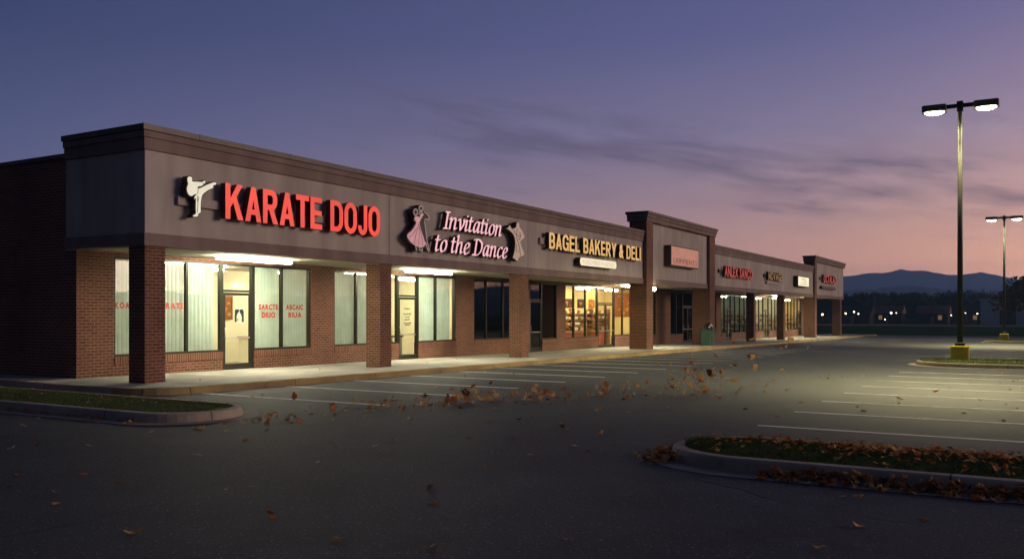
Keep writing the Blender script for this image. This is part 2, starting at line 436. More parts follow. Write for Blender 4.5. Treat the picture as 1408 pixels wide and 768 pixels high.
def block_field(ch, X, Y):
    B = lambda x0, x1, y0, y1: _half(X, Y, [(x0,y0),(x1,y0),(x1,y1),(x0,y1)])
    Pg = lambda *p: _half(X, Y, list(p))
    U = lambda *f: np.minimum.reduce(f)
    ring = lambda x0, x1, y0, y1, rl, rr_: np.maximum(_rb(X,Y,x0,x1,y0,y1,rl,rr_), -_rb(X,Y,x0+BT,x1-BT,y0+BB,y1-BB,max(0,rl-.19),max(0,rr_-.19)))
    if ch == 'I': return B(0,BT,0,1), BT
    if ch == 'L': return U(B(0,BT,0,1), B(0,.60,0,BB)), .60
    if ch == 'E': return U(B(0,BT,0,1), B(0,.64,0,BB), B(0,.60,.43,.43+BB-.01), B(0,.62,1-BB,1)), .64
    if ch == 'T': return U(B(.23,.23+BT,0,1), B(0,.675,1-BB,1)), .675
    if ch == 'K': return U(B(0,BT,0,1), Pg((BT-.02,.30),(BT-.02,.56),(.50,1),(.75,1)), Pg((.30,.56),(.44,.70),(.78,0),(.53,0))), .78
    if ch == 'A': return U(Pg((0,0),(.215,0),(.46,1),(.27,1)), Pg((.73,0),(.515,0),(.27,1),(.46,1)), B(.2,.53,.20,.20+BB-.01)), .73
    if ch == 'D': return ring(0,.72,0,1,.0,.36), .72
    if ch == 'O': return ring(0,.74,-.015,1.015,.37,.37), .74
    if ch == 'B': return U(ring(0,.68,0,.56,0,.26), ring(0,.65,.56-BB,1,0,.26)), .68
    if ch == 'R': return U(B(0,BT,0,1), ring(0,.68,.40,1,0,.28), Pg((.26,.46),(.48,.46),(.72,0),(.48,0))), .72
    if ch == 'J': return U(np.maximum(ring(0,.56,-.015,.9,.28,.28), Y-.34), B(.56-BT,.56,.3,1), ) if False else U(np.maximum(np.maximum(ring(0,.56,-.015,.9,.28,.28), Y-.5), np.where((X < .28) & (Y > .30), .05, -9.)), B(.56-BT,.56,.3,1)), .56
    if ch == 'G': return U(np.maximum(ring(0,.76,-.015,1.015,.38,.38), np.where((X > .45) & (Y > .52) & (Y < .68), .04, -9.)), B(.42,.76,.38,.54), B(.76-.17,.76,.0,.5)), .76
    if ch == 'Y': return U(Pg((.26,0),(.475,0),(.475,.45),(.26,.45)), Pg((0,1),(.235,1),(.475,.42),(.26,.36)), Pg((.735,1),(.50,1),(.26,.42),(.475,.36))), .735
_bl = {}
def block_letters(text, x0, x1, z0, z1, y0, y1, mats, parent, gap=.075, space=.29):
    h = .0125; items = []
    for c in text:
        if c == ' ': items.append((None, space)); continue
        if c not in _bl:
            xs = np.arange(-.06, .9, h); ys = np.arange(-.08, 1.1, h); X, Y = np.meshgrid(xs, ys)
            if c == '&':
                v = glyph('&', .05)[0]; _bl[c] = ('&', .70)
            else:
                F, w = block_field(c, X, Y); lps = marching(F, xs[0], ys[0], h)
                out = []
                for lp in lps:      # drop collinear points
                    q = [lp[i] for i in range(len(lp)) if abs((lp[i][0]-lp[i-1][0])*(lp[(i+1) % len(lp)][1]-lp[i][1])-(lp[i][1]-lp[i-1][1])*(lp[(i+1) % len(lp)][0]-lp[i][0])) > 1e-7]
                    if len(q) > 2: out.append(q)
                _bl[c] = (out, w)
        items.append((c, _bl[c][1]))
    sx = (x1-x0)/(sum(w for _, w in items)+gap*(len(items)-1)); x = x0; sz = z1-z0
    for c, w in items:
        if c == '&':
            v, f, nz = glyph('&', .05); mb = MB(); H = v[:,1].max()-v[:,1].min()
            add_glyph(mb, '&', x, w*sx/(v[:,0].max()-v[:,0].min()), z0, sz/H, y0, y1, .05, v[:,1].min()); mb.build('letter', mats, parent)
        elif c: extrude_loops([[(x+a*sx, z0+b*sz) for a, b in lp] for lp in _bl[c][0]], y0, y1, 'letter', mats, parent)
        x += (w+gap)*sx

def letters(text, x0, x1, z0, z1, y0, y1, mats, parent, off=.03, gap=.09, space=.34, each=True, name='letter'):
    gl = [glyph(c, off) if c != ' ' else None for c in text]
    w = [(q[0][:,0].max()-q[0][:,0].min()) if q else space for q in gl]
    tot = sum(w)+gap*(len(text)-1); sx = (x1-x0)/tot
    H = glyph('H', off)[0]; base = H[:,1].min(); sz = (z1-z0)/(H[:,1].max()-base)
    x = x0; mb = MB()
    for c, wi, q in zip(text, w, gl):
        if q:
            add_glyph(mb, c, x, sx, z0, sz, y0, y1, off, base)
            if each: mb.build(name, mats, parent); mb = MB()
        x += (wi+gap)*sx
    if not each: return mb.build(name, mats, parent)

# broad-nib italic capitals and lower case for the dance sign
def cat(pts, k=6, closed=False):
    P = [np.array(p, float) for p in pts]; out = []
    n = len(P)
    rng = range(n if closed else n-1)
    for i in rng:
        p0 = P[(i-1) % n] if closed or i > 0 else 2*P[0]-P[1]; p1 = P[i]; p2 = P[(i+1) % n]
        p3 = P[(i+2) % n] if closed or i+2 < n else 2*P[-1]-P[-2]
        for j in range(k):
            t = j/k
            out.append(.5*((2*p1)+(-p0+p2)*t+(2*p0-5*p1+4*p2-p3)*t*t+(-p0+3*p1-3*p2+p3)*t**3))
    out.append(P[0] if closed else P[-1])
    return np.array(out)

ARCH = [(.0,.5),(.12,.78),(.30,.98),(.46,.97),(.52,.78),(.50,.2),(.55,.02),(.72,.14)]
CALL = {
 'I': [[(.12,1.42),(.12,0)],[(-.08,1.43),(.32,1.43)],[(-.08,.0),(.32,.0)]],
 'n': [[(-.14,.86),(-.02,1.0),(.02,.9),(0,0)], ARCH],
 'v': [[(-.12,.86),(.02,1.0),(.12,.85),(.26,.02)],[(.26,.02),(.47,.38),(.58,.72),(.52,1.0)]],
 'i': [[(-.12,.86),(.0,1.0),(.04,.85),(.02,.2),(.08,.01),(.25,.14)],[(.06,1.36),(.08,1.32)]],
 't': [[(.06,1.32),(.03,.9),(.02,.22),(.10,.01),(.30,.14)],[(-.14,.97),(.30,.97)]],
 'a': [[(.54,.90),(.36,1.0),(.14,.86),(.0,.42),(.08,.06),(.22,.04),(.42,.34),(.54,.8)],[(.58,1.0),(.52,.25),(.58,.02),(.74,.14)]],
 'o': [[(.36,1.0),(.10,.82),(.0,.42),(.10,.06),(.26,.0),(.48,.18),(.58,.58),(.50,.9),(.36,1.0)]],
 'h': [[(-.10,1.48),(.04,1.52),(.02,.8),(0,0)], ARCH],
 'e': [[(.04,.46),(.34,.56),(.50,.76),(.44,.96),(.30,1.0),(.10,.82),(.0,.42),(.10,.05),(.28,.0),(.52,.2)]],
 'D': [[(.16,1.40),(.16,.02)],[(-.12,1.36),(.16,1.44),(.52,1.40),(.86,1.12),(.92,.70),(.78,.28),(.46,.03),(.10,-.01),(-.10,.04)]],
 'c': [[(.52,.86),(.38,1.0),(.12,.84),(.0,.42),(.10,.06),(.28,.0),(.52,.2)]],
}
ADV = {'I':.56,'n':.93,'v':.82,'i':.45,'t':.52,'a':.95,'o':.85,'h':.93,'e':.76,'D':1.2,'c':.72,' ':.42}
def marching(F, x0, y0, h):
    seg = {}
    ny, nx = F.shape
    def ip(a, b, pa, pb): t = a/(a-b); return (pa[0]+(pb[0]-pa[0])*t, pa[1]+(pb[1]-pa[1])*t)
    pts = {}
    T = {1:[(3,0)],2:[(0,1)],3:[(3,1)],4:[(1,2)],5:[(3,2),(1,0)],6:[(0,2)],7:[(3,2)],8:[(2,3)],9:[(2,0)],10:[(0,3),(2,1)],11:[(2,1)],12:[(1,3)],13:[(1,0)],14:[(0,3)]}
    ins = F < 0
    for j in range(ny-1):
        for i in range(nx-1):
            c = ins[j,i]*1+ins[j,i+1]*2+ins[j+1,i+1]*4+ins[j+1,i]*8
            if c in (0, 15): continue
            ek = [('h',i,j),('v',i+1,j),('h',i,j+1),('v',i,j)]
            for a, b in T[int(c)]:
                for e in (a, b):
                    k = ek[e]
                    if k not in pts:
                        if k[0] == 'h': A, B = (k[1],k[2]), (k[1]+1,k[2])
                        else: A, B = (k[1],k[2]), (k[1],k[2]+1)
                        pts[k] = ip(F[A[1],A[0]], F[B[1],B[0]], A, B)
                seg[ek[a]] = ek[b]
    loops = []
    while seg:
        s0, nx_ = next(iter(seg.items())); lp = [s0]; del seg[s0]
        while nx_ != s0 and nx_ in seg:
            lp.append(nx_); nx_ = seg.pop(nx_)
        loops.append([(x0+pts[k][0]*h, y0+pts[k][1]*h) for k in lp])
    return loops

def nib_loops(strokes, thick=.108, thin=.046, ang=28., h=.032):
    a = rad(ang); ca, sa = math.cos(a), math.sin(a)
    xs = np.arange(-.5, 1.4, h); ys = np.arange(-.3, 1.85, h); X, Y = np.meshgrid(xs, ys)
    U = (X*ca+Y*sa)/thick; V = (-X*sa+Y*ca)/thin; F = np.full(X.shape, 9.)
    for st in strokes:
        p = cat(st, 5) if len(st) > 2 else np.array(st, float)
        pu = (p[:,0]*ca+p[:,1]*sa)/thick; pv = (-p[:,0]*sa+p[:,1]*ca)/thin
        for i in range(len(p)-1):
            du, dv = pu[i+1]-pu[i], pv[i+1]-pv[i]; L = du*du+dv*dv+1e-9
            t = np.clip(((U-pu[i])*du+(V-pv[i])*dv)/L, 0, 1)
            F = np.minimum(F, np.hypot(U-pu[i]-t*du, V-pv[i]-t*dv)-1)
    return marching(F, xs[0], ys[0], h)

def extrude_loops(loops, y0, y1, name, mats, parent):      # loops in x,z with holes -> extruded mesh
    c = bpy.data.curves.new('outline', 'CURVE'); c.dimensions = '2D'; c.fill_mode = 'BOTH'; c.extrude = .5
    for lp in loops:
        s = c.splines.new('POLY'); s.points.add(len(lp)-1); s.use_cyclic_u = True
        for i, q in enumerate(lp): s.points[i].co = (q[0], q[1], 0, 1)
    o = bpy.data.objects.new('outline', c); COL.objects.link(o)
    me = bpy.data.meshes.new_from_object(o.evaluated_get(bpy.context.evaluated_depsgraph_get()))
    mb = MB(); mb.v = [(q.co.x, y0 if q.co.z > 0 else y1, q.co.y) for q in me.vertices]
    for p in me.polygons:
        mb.f.append(tuple(p.vertices)); mb.m.append(0 if p.normal.z > .5 else 1); mb.sm.append(False)
    bpy.data.objects.remove(o); bpy.data.curves.remove(c); bpy.data.meshes.remove(me)
    return mb.build(name, mats, parent)

def script_text(text, x0, x1, z0, zx, y0, y1, mats, parent):    # z0 baseline, zx x-height
    tot = sum(ADV[c] for c in text)-.2; sx = (x1-x0)/tot; x = x0; cache = {}
    for c in text:
        if c != ' ':
            if c not in cache: cache[c] = nib_loops(CALL[c])
            lps = [[(x+(px+.2*py)*sx, z0+py*zx) for px, py in lp] for lp in cache[c]]
            extrude_loops(lps, y0, y1, 'letter', mats, parent)
        x += ADV[c]*sx

def smooth_loop(pts, k=3): return [tuple(p) for p in cat(pts, k, True)[:-1]]

# ------------------------------------------------------------------ the setting: ground, lot, walks
def sheet(name, us, v0, v1, dz, m, vs=None):
    mb = MB(); vs = vs or [v0, v1]
    for i in range(len(us)-1):
        for j in range(len(vs)-1):
            a, b = us[i], us[i+1]
            mb.face([(a,vs[j],g(a)+dz),(b,vs[j],g(b)+dz),(b,vs[j+1],g(b)+dz),(a,vs[j+1],g(a)+dz)])
    return mb.build(name, m)
o = sheet('ground', [-4600,-60,13,110,240,4600], -4600, 4600, -.03, M['field_grass'], [-4600,-90,60,4600]); tag(o, kind='structure')
o = sheet('parking_lot', [-45,13,110,113.5], -70, 75, 0, M['asphalt'], [-70,0,75]); tag(o, kind='structure')
# road shoulder beyond the field
o = sheet('road', [196,232], -160, 150, .03, M['road']); tag(o, kind='structure')

lm = MB()
for k in range(13):
    u = 13.12+2.46*k
    lm.face([(u-.06,10.35,g(u-.06)+.004),(u+.06,10.35,g(u+.06)+.004),(u+.06,15.28,g(u+.06)+.004),(u-.06,15.28,g(u-.06)+.004)])
for k in range(13, 27):
    u = 13.12+2.46*k
    lm.face([(u-.06,10.6,g(u-.06)+.004),(u+.06,10.6,g(u+.06)+.004),(u+.06,15.28,g(u+.06)+.004),(u-.06,15.28,g(u-.06)+.004)])
for k in range(8):
    u = 13.65+2.42*k
    lm.face([(u-.06,-1.9,g(u-.06)+.004),(u+.06,-1.9,g(u+.06)+.004),(u+.06,3.6,g(u+.06)+.004),(u-.06,3.6,g(u-.06)+.004)])
for k in range(12):
    u = 43.0+2.6*k
    lm.face([(u-.06,-1.9,g(u-.06)+.004),(u+.06,-1.9,g(u+.06)+.004),(u+.06,3.6,g(u+.06)+.004),(u-.06,3.6,g(u-.06)+.004)])
o = lm.build('parking_lines', M['line']); tag(o, kind='structure')

# sidewalk slab with a rounded near corner
walk = MB()
corner = [(11.9,45.)]+[(13.2-1.3*math.cos(t), 16.6-1.3*math.sin(t)) for t in [math.pi/2*i/8 for i in range(9)]]
def gz(p, z): return (p[0], p[1], g(p[0])+z)
walk.face([gz(p,.15) for p in corner+[(13.2,45.)]])
walk.face([gz(p,.15) for p in [(13.2,15.3),(109.8,15.3),(109.8,21),(13.2,21)]])
walk.face([gz(p,.15) for p in [(13.2,21),(13.3,21),(13.3,45),(13.2,45)]])
o = walk.build('sidewalk', M['walk']); tag(o, kind='structure')

def sweep(path, prof, name, m):
    """sweep (offset, z) profile along plan path; +offset is to the left of travel"""
    P = [Vector((p[0], p[1])) for p in path]; mb = MB(); rings = []
    for i, p in enumerate(P):
        d0 = (p-P[i-1]).normalized() if i > 0 else (P[1]-p).normalized()
        d1 = (P[i+1]-p).normalized() if i < len(P)-1 else d0
        d = (d0+d1).normalized(); n = Vector((-d.y, d.x)); sc = 1/max(.5, n.dot(Vector((-d0.y, d0.x))))
        ring = []
        for off, z in prof:
            q = p+n*off*sc; ring.append((q.x, q.y, g(q.x)+z))
        rings.append(ring)
    for a, b in zip(rings, rings[1:]):
        for j in range(len(prof)-1): mb.face([a[j], b[j], b[j+1], a[j+1]], 0, True)
    mb.face(rings[0][::-1]); mb.face(rings[-1])
    # share vertices so shading is smooth
    o = mb.build(name, m); return o
KPROF = [(-.02,-.05),(.0,.10),(.012,.135),(.035,.152),(.15,.155),(.15,.02)]
kp = [(11.9,45.)]+corner[1:]+[(20,15.3),(40,15.3),(60,15.3),(80,15.3),(109.8,15.3),(109.8,21)]
# kerb of the walk: first the bare stretch round the side, then the painted front
o = sweep([(11.9,45.),(11.9,30),(11.9,20),(11.9,16.6)], [(a, b+.003) for a, b in KPROF], 'kerb', M['kerb']); tag(o, kind='structure')
o = sweep(kp[1:], [(a, b+.003) for a, b in KPROF], 'kerb', M['kerbpaint']); tag(o, kind='structure')

def island(front, back, tip, far, rt, grassname, gut=.28, gsoil=True):
    """front<back in u; rounded end at v=tip; runs to v=far (far<tip or >tip)"""
    sgn = 1 if tip > far else -1
    r = (back-front)/2; cx = (front+back)/2; cy = tip-sgn*r*rt
    arc = [(cx-r*math.cos(t), cy+sgn*r*rt*math.sin(t)) for t in [math.pi*i/20 for i in range(21)]]
    path = [(front, far)]+[(front, far+(cy-far)*k/6) for k in range(1,6)]+arc+[(back, cy+(far-cy)*k/6) for k in range(1,7)]
    inner = -1 if sgn > 0 else 1          # interior side of travel
    P = path
    kb = sweep(P, [(inner*a, b) for a, b in KPROF], 'kerb', M['kerb']); tag(kb, kind='structure')
    gp = sweep(P, [(inner*-(gut), .006), (inner*-.0, .012)], 'gutter', M['gutter']); tag(gp, kind='structure')
    r2 = r-.14
    arc2 = [(cx-r2*math.cos(t), cy+sgn*r2*rt*math.sin(t)) for t in [math.pi*i/20 for i in range(21)]]
    poly = [(front+.14, far)]+arc2+[(back-.14, far)]
    sm = MB()
    for i in range(len(poly)//2):          # strips across so the crown can rise a little
        a, b, c, d = poly[i], poly[i+1], poly[-2-i], poly[-1-i]
        m1 = ((a[0]+d[0])/2, (a[1]+d[1])/2); m2 = ((b[0]+c[0])/2, (b[1]+c[1])/2)
        sm.face([gz(a,.13), gz(b,.13), gz(m2,.19), gz(m1,.19)], 0, True); sm.face([gz(m1,.19), gz(m2,.19), gz(c,.13), gz(d,.13)], 0, True)
    so = sm.build('turf', M['grass']); tag(so, kind='structure')
    return (front+.14, back-.14, min(tip, far), max(tip, far), cx, cy, r2, rt, sgn)

def in_isl(I, u, v):
    f, b, lo, hi, cx, cy, r, rt, sg = I
    if not (f < u < b and lo < v < hi): return False
    if (v-cy)*sg > 0: return ((u-cx)/r)**2+((v-cy)/(r*rt))**2 < 1
    return True
def isl_z(I, u): return g(u)+.13+.06*max(0, 1-abs(u-I[4])/I[6])

ISR = island(9.44, 11.32, 3.73, -14., 1.1, 'grass')
ISL = island(9.08, 10.95, 11.19, 24., 1.0, 'grass')
ISP = island(34.6, 39.4, 3.75, -14., .8, 'grass')
ISQ = island(77.5, 83.5, 3.2, -14., .8, 'grass')

def grass_blades(I, n, vlo, vhi, hmin, hmax, w, seed, label):
    rr = random.Random(seed); mb = MB(); V = mb.v
    for _ in range(n):
        u = rr.uniform(I[0], I[1]); v = rr.uniform(vlo, vhi)
        if not in_isl(I, u, v): continue
        z = isl_z(I, u)-.01; h = rr.uniform(hmin, hmax)*(1.4 if rr.random() < .06 else 1); a = rr.uniform(0, 6.283); l = rr.uniform(.2, 1.)*h
        ca, sa = math.cos(a), math.sin(a); k = len(V)
        V += [(u-sa*w, v+ca*w, z), (u+sa*w, v-ca*w, z), (u+ca*l*.45, v+sa*l*.45, z+h*.6), (u+ca*l, v+sa*l, z+h*.9)]
        mb.f.append((k, k+1, k+2)); mb.f.append((k+1, k+3, k+2)); mb.m += [0, 0]; mb.sm += [True, True]
    o = mb.build('grass', M['grass']); return tag(o, label, 'grass', kind='stuff')
grass_blades(ISR, 22000, -.6, 3.7, .02, .048, .004, 1, 'short green grass on the kerbed island nearest the camera, strewn with leaves')
grass_blades(ISL, 20000, 11.2, 20., .02, .05, .004, 2, 'short dull grass on the kerbed island in front of the brick corner')
grass_blades(ISP, 7000, -1.5, 3.7, .03, .08, .008, 3, 'short yellow green grass on the island round the lit lamp post base')
grass_blades(ISQ, 3500, -3.5, 3.1, .04, .1, .014, 4, 'short grass on the far island round the second lamp post')

# ------------------------------------------------------------------ leaves
def leaf_mesh(kind, size, seed):
    rr = random.Random(seed)
    if kind == 0:      # lobed
        tips = [(-90,.42),(-60,.25),(-25,.62),(-5,.34),(28,.85),(52,.42),(90,1.0),(128,.42),(152,.85),(185,.34),(205,.62),(240,.25)]
    elif kind == 1:    # oak like, long
        tips = [(-90,.75),(-70,.22),(-40,.42),(-18,.22),(12,.46),(38,.26),(62,.6),(90,1.0),(118,.6),(142,.26),(168,.46),(198,.22),(220,.42),(250,.22)]
    else:              # plain oval
        tips = [(a, .5+.45*abs(math.sin(rad(a)))) for a in range(-90, 270, 30)]
    pts = []
    curl = rr.uniform(.25,.75); tw = rr.uniform(-.5,.5); ph = rr.uniform(0,6)
    for a, r in tips:
        r *= rr.uniform(.85,1.1); x, y = r*math.cos(rad(a)), r*math.sin(rad(a))
        z = curl*(x*x*.7+y*y*.35)+tw*x*y+.12*math.sin(5*x+ph)
        pts.append((x*size/2, y*size/2, z*size/2))
    me = bpy.data.meshes.new('leaf'); n = len(pts)
    v = [(0,0,0)]+pts+[(0,-size*.52,size*.03),(size*.025,-size*.2,0)]
    f = [(0, 1+i, 1+(i+1) % n) for i in range(n)]+[(0, n+1, n+2)]
    me.from_pydata(v, [], f); return me
LM = []
for mi, mk in enumerate(('tan','rust','dry')):
    for k in range(4):
        me = leaf_mesh(k % 3, 1., 10*mi+k); me.materials.append(M[mk]); LM.append(me)

def leaf(name, u, v, z, size, tilt, label, group, seed):
    rr = random.Random(seed)
    w = rr.random(); me = LM[(0 if w < .55 else 4 if w < .92 else 8)+rr.randrange(4)]
    o = bpy.data.objects.new(name, me); COL.objects.link(o)
    o.location = (u, v, z); o.rotation_euler = (rr.uniform(-tilt,tilt), rr.uniform(-tilt,tilt), rr.uniform(0,6.283)); s = size*rr.uniform(.7,1.2)
    o.scale = (s, s, s*rr.uniform(.7,1.2))
    return tag(o, label, 'leaf', group)
LL = 'dry brown autumn leaf lying on the dark asphalt'
LF = 'brown autumn leaf tumbling in the wind just above the asphalt'
ca, sa = math.cos(rad(30.2)), math.sin(rad(30.2))
def on_isl(u, v): return any(in_isl(I, u, v) or (I[0]-.2 < u < I[1]+.2 and I[2]-.2 < v < I[3]+.2) for I in (ISR, ISL, ISP))
n = 0; sd = 0
while n < 165:                    # scattered over the lot
    sd += 1; D = 6.4+22*R.random()**1.1; t = R.uniform(-.58,.58)
    u, v = D*(ca+sa*t), D*(sa-ca*t)
    if v > 15.1 or on_isl(u, v): continue
    if D < 10 and R.random() < .35: continue
    leaf('fallen_leaf', u, v, g(u)+.010, .148, .3, LL, 'fallen leaves scattered on the asphalt', sd); n += 1
DRIFT = [(9.6,10.0),(11.6,10.6),(13.1,9.6),(14.4,9.3),(16.1,8.2),(17.4,7.2),(18.6,6.1)]
AIRC = [(12.9,9.75,.08,.5,.25,30),(14.3,9.35,.12,.42,.22,46),(15.7,8.5,.10,.6,.28,34),(17.2,7.4,.12,.5,.3,28),(18.2,6.15,.28,.32,.26,58),(19.0,5.7,.42,.7,.45,34),(20.6,5.3,.65,.8,.6,18),(11.4,10.4,.05,.8,.3,10),(9.6,9.9,.06,.5,.5,6),(8.2,8.3,.25,.2,.4,2)]
for (u, v, z, su, sv, k) in AIRC:
    for _ in range(k):
        sd += 1
        uu, vv = R.gauss(u, su), R.gauss(v, sv); zz = abs(R.gauss(z, z*.7))+.03
        leaf('blown_leaf', uu, vv, g(uu)+zz, .165, 1.5, LF, 'leaves blown through the air across the lot', sd)
for _ in range(115):
    sd += 1; k = R.uniform(0, len(DRIFT)-1.001); i = int(k); f = k-i
    u = DRIFT[i][0]*(1-f)+DRIFT[i+1][0]*f+R.gauss(0,.35); v = DRIFT[i][1]*(1-f)+DRIFT[i+1][1]*f+R.gauss(0,.3)
    leaf('fallen_leaf', u, v, g(u)+.012, .135, .4, LL, 'fallen leaves scattered on the asphalt', sd)

def litter(name, spots, label):
    mb = MB()
    for (u, v, z, size, tilt) in spots:
        rr = R; w = rr.random(); mi = 0 if w < .45 else 1 if w < .85 else 2
        me = LM[mi*4+rr.randrange(4)]
        from mathutils import Euler
        E = Euler((rr.uniform(-tilt,tilt), rr.uniform(-tilt,tilt), rr.uniform(0,6.283))).to_matrix(); s = size*rr.uniform(.6,1.15)
        n0 = len(mb.v); c = Vector((u, v, z))
        mb.v += [tuple(c+E @ (q.co*s)) for q in me.vertices]
        for p in me.polygons: mb.f.append(tuple(n0+i for i in p.vertices)); mb.m.append(mi); mb.sm.append(False)
    return tag(mb.build(name, [M['tan'], M['rust'], M['dry']]), label, 'leaf litter', kind='stuff')
sp = []
for _ in range(820):              # drift on the near island's grass
    v = R.uniform(-.8, 3.2); u = R.gauss(10.65, .38)
    if v > 2.0 and R.random() < .7: continue
    if in_isl(ISR, u, v): sp.append((u, v, isl_z(ISR, u)+R.uniform(.02,.06), .105, .6))
for _ in range(120):
    v = R.uniform(-.8, 3.5); u = R.uniform(9.6, 11.2)
    if in_isl(ISR, u, v): sp.append((u, v, isl_z(ISR, u)+.06, .10, .5))
for _ in range(680):              # piled in its gutter
    v = R.uniform(-.8, 2.45); d = abs(R.gauss(0,.12)); sp.append((9.41-d, v, .02+max(0,.11-d*.6)*R.random(), .105, .8))
for _ in range(260):              # round the tip
    a = R.uniform(.75, 1.75); d = abs(R.gauss(0,.12)); r = 1.0+d
    sp.append((10.38-r*math.cos(a)*.98, 2.73+r*1.05*math.sin(a), .02+max(0,.1-d*.5)*R.random(), .10, .7))
litter('leaf_litter', sp, 'brown leaves heaped on the near island and in its gutter')
sp = []
for _ in range(90):
    v = R.uniform(11.6, 15.5); sp.append((9.05-abs(R.gauss(0,.08)), v, .02+.03*R.random(), .09, .5))
for _ in range(70):
    u = R.uniform(13.4, 40); sp.append((u, 15.27-abs(R.gauss(0,.07)), g(u)+.02, .10, .6))
for _ in range(45):
    u = R.uniform(9.3,10.8); v = R.uniform(11.6,18)
    if in_isl(ISL, u, v): sp.append((u, v, isl_z(ISL, u)+.05, .08, .5))
for _ in range(16):
    u = R.uniform(13.6, 40); sp.append((u, R.uniform(15.8,19.2), g(u)+.17, .09, .5))
for _ in range(60):
    u = R.uniform(34.8,39); sp.append((u, R.uniform(-1.2,3.4), g(u)+.22, .11, .5))
litter('leaf_litter', sp, 'thin line of dead leaves along the kerbs of the walk and left island')

# ------------------------------------------------------------------ the shopping strip
mall = thing('shopping_strip', 'long one storey brick and taupe stucco shopping strip with covered walk and two raised parapets', 'building', (13.16, 19.7, 0))
WY0, WY1 = 19.70, 19.92
ROOFZ = 5.45
OPEN = [  # u0,u1,z_sill,z_head
 (14.18,17.62,.63),(17.62,18.80,'d'),(18.80,21.20,.63),
 (22.29,25.72,.63),(25.72,26.94,'d'),(26.94,29.45,.63),
 (30.77,34.60,.61),(35.50,36.66,'d'),(36.66,38.13,.50),
 (39.08,42.88,.48),(42.88,45.06,'d'),(45.06,49.0,.48),
 (50.8,51.3,.40),(53.8,56.2,.35),(56.2,58.2,'d'),(58.2,58.8,.35),
 (62.0,63.3,.30),(64.4,65.5,.22),(65.5,67.1,'d'),(67.1,73.0,.22),
 (74.0,76.6,.20),(76.6,78.4,'d'),(78.4,82.0,.20),
 (84.4,89.6,.12),(89.6,91.2,'d')]
HEAD = 3.13
wall = MB(); cur = 13.16
for a, b, s in OPEN:
    if a > cur+1e-4: wall.box(cur, a, WY0, WY1, -1.6, 3.235)
    if s != 'd':
        wall.box(a, b, WY0, WY1, -1.6, s-.205)
        sol = MB(); sol.box(a, b, WY0-.014, WY1, s-.205, s); sol.build('sill_course', M['soldier'], mall)
    wall.box(a, b, WY0, WY1, HEAD, 3.235)
    cur = b
wall.box(cur, 95., WY0, WY1, -1.6, 3.235)
wall.build('front_wall', M['brick'], mall)
sw = MB(); sw.box(13.16, 13.46, WY1, 46, -1.2, ROOFZ); sw.box(94.7, 95., WY1, 46, -1.6, ROOFZ); sw.box(13.46, 94.7, 45.7, 46, -1.6, ROOFZ)
sw.box(13.163, 13.46, 19.87, WY1, 3.24, ROOFZ)
sw.build('side_wall', M['brick'], mall)
for a, b in ((13.10, 13.50), (94.66, 95.06)): MB().box(a, b, 19.87, 46.06, ROOFZ, ROOFZ+.10).build('coping', M['cap'], mall)
MB().box(13.46, 94.7, 19.86, 45.7, 5.0, 5.12).build('roof', M['roof'], mall)

def wrap(mb, x0, x1, y0, y1, z0, z1, p, left=True, right=False, back=False, th=.3):
    """trim standing p proud of a parapet that runs x0..x1 at y0, with returns back to y1"""
    mb.box(x0-(p if left else 0), x1+(p if right else 0), y0-p, y0+th, z0, z1)
    if left: mb.box(x0-p, x0+th, y0+th, y1, z0, z1)
    if right: mb.box(x1-th, x1+p, y0+th, y1, z0, z1)
    if back: mb.box(x0+(th if left else 0), x1-(th if right else 0), y1-th, y1, z0, z1)

# canopy of the first run
c1 = MB(); wrap(c1, 13.0, 42.38, 17.0, 19.86, 3.50, 5.35, 0); 
can = c1.build('fascia', M['field'], mall)
t1 = MB(); wrap(t1, 13.0, 42.38, 17.0, 19.86, 3.22, 3.498, .045)
wrap(t1, 13.0, 42.38, 17.0, 19.86, 5.352, 5.62, .05); wrap(t1, 13.0, 42.38, 17.0, 19.86, 5.622, 5.77, .085)
t1.build('trim_band', M['band'], can)
k1 = MB(); wrap(k1, 13.0, 42.40, 17.0, 19.86, 5.772, 5.90, .13); 
for k in range(10): k1.box(14.4+2.95*k, 14.43+2.95*k, 16.862, 17.2, 5.768, 5.906)
k1.build('cornice_cap', M['cap'], can)
# control joints
j1 = MB()
for u in (21.72, 30.45, 37.6): j1.box(u-.012, u+.012, 16.9985, 17.02, 3.50, 5.35)
j1.build('control_joint', M['signside'], can)
# second run
c2 = MB(); wrap(c2, 53.76, 83.3, 17.0, 19.86, 3.46, 5.42, 0, left=False); can2 = c2.build('fascia', M['field'], mall)
t2 = MB(); wrap(t2, 53.76, 83.3, 17.0, 19.86, 3.17, 3.458, .045, left=False); wrap(t2, 53.76, 83.3, 17.0, 19.86, 5.422, 5.70, .05, left=False); wrap(t2, 53.76, 83.3, 17.0, 19.86, 5.702, 5.86, .085, left=False)
t2.build('trim_band', M['band'], can2)
k2 = MB(); wrap(k2, 53.76, 83.3, 17.0, 19.86, 5.862, 5.98, .13, left=False); 
for k in range(9): k2.box(56+3.0*k, 56.03+3.0*k, 16.862, 17.2, 5.858, 5.986)
k2.build('cornice_cap', M['cap'], can2)
# soffit
sf = MB(); sf.box(13.25, 97.9, 17.25, 19.86, 3.24, 3.30); sf.build('soffit', M['soffit'], mall)

def column(u0, w, d=.54, y=17.02, top=3.238):
    MB().bbox(u0, u0+w, y, y+d, g(u0)-.3, top, .006).build('brick_column', M['brick'], mall)
for u in (13.01, 21.31, 29.97, 63.45, 72.3, 96.7): column(u, .55 if u < 90 else .85, .55 if u < 90 else .8)

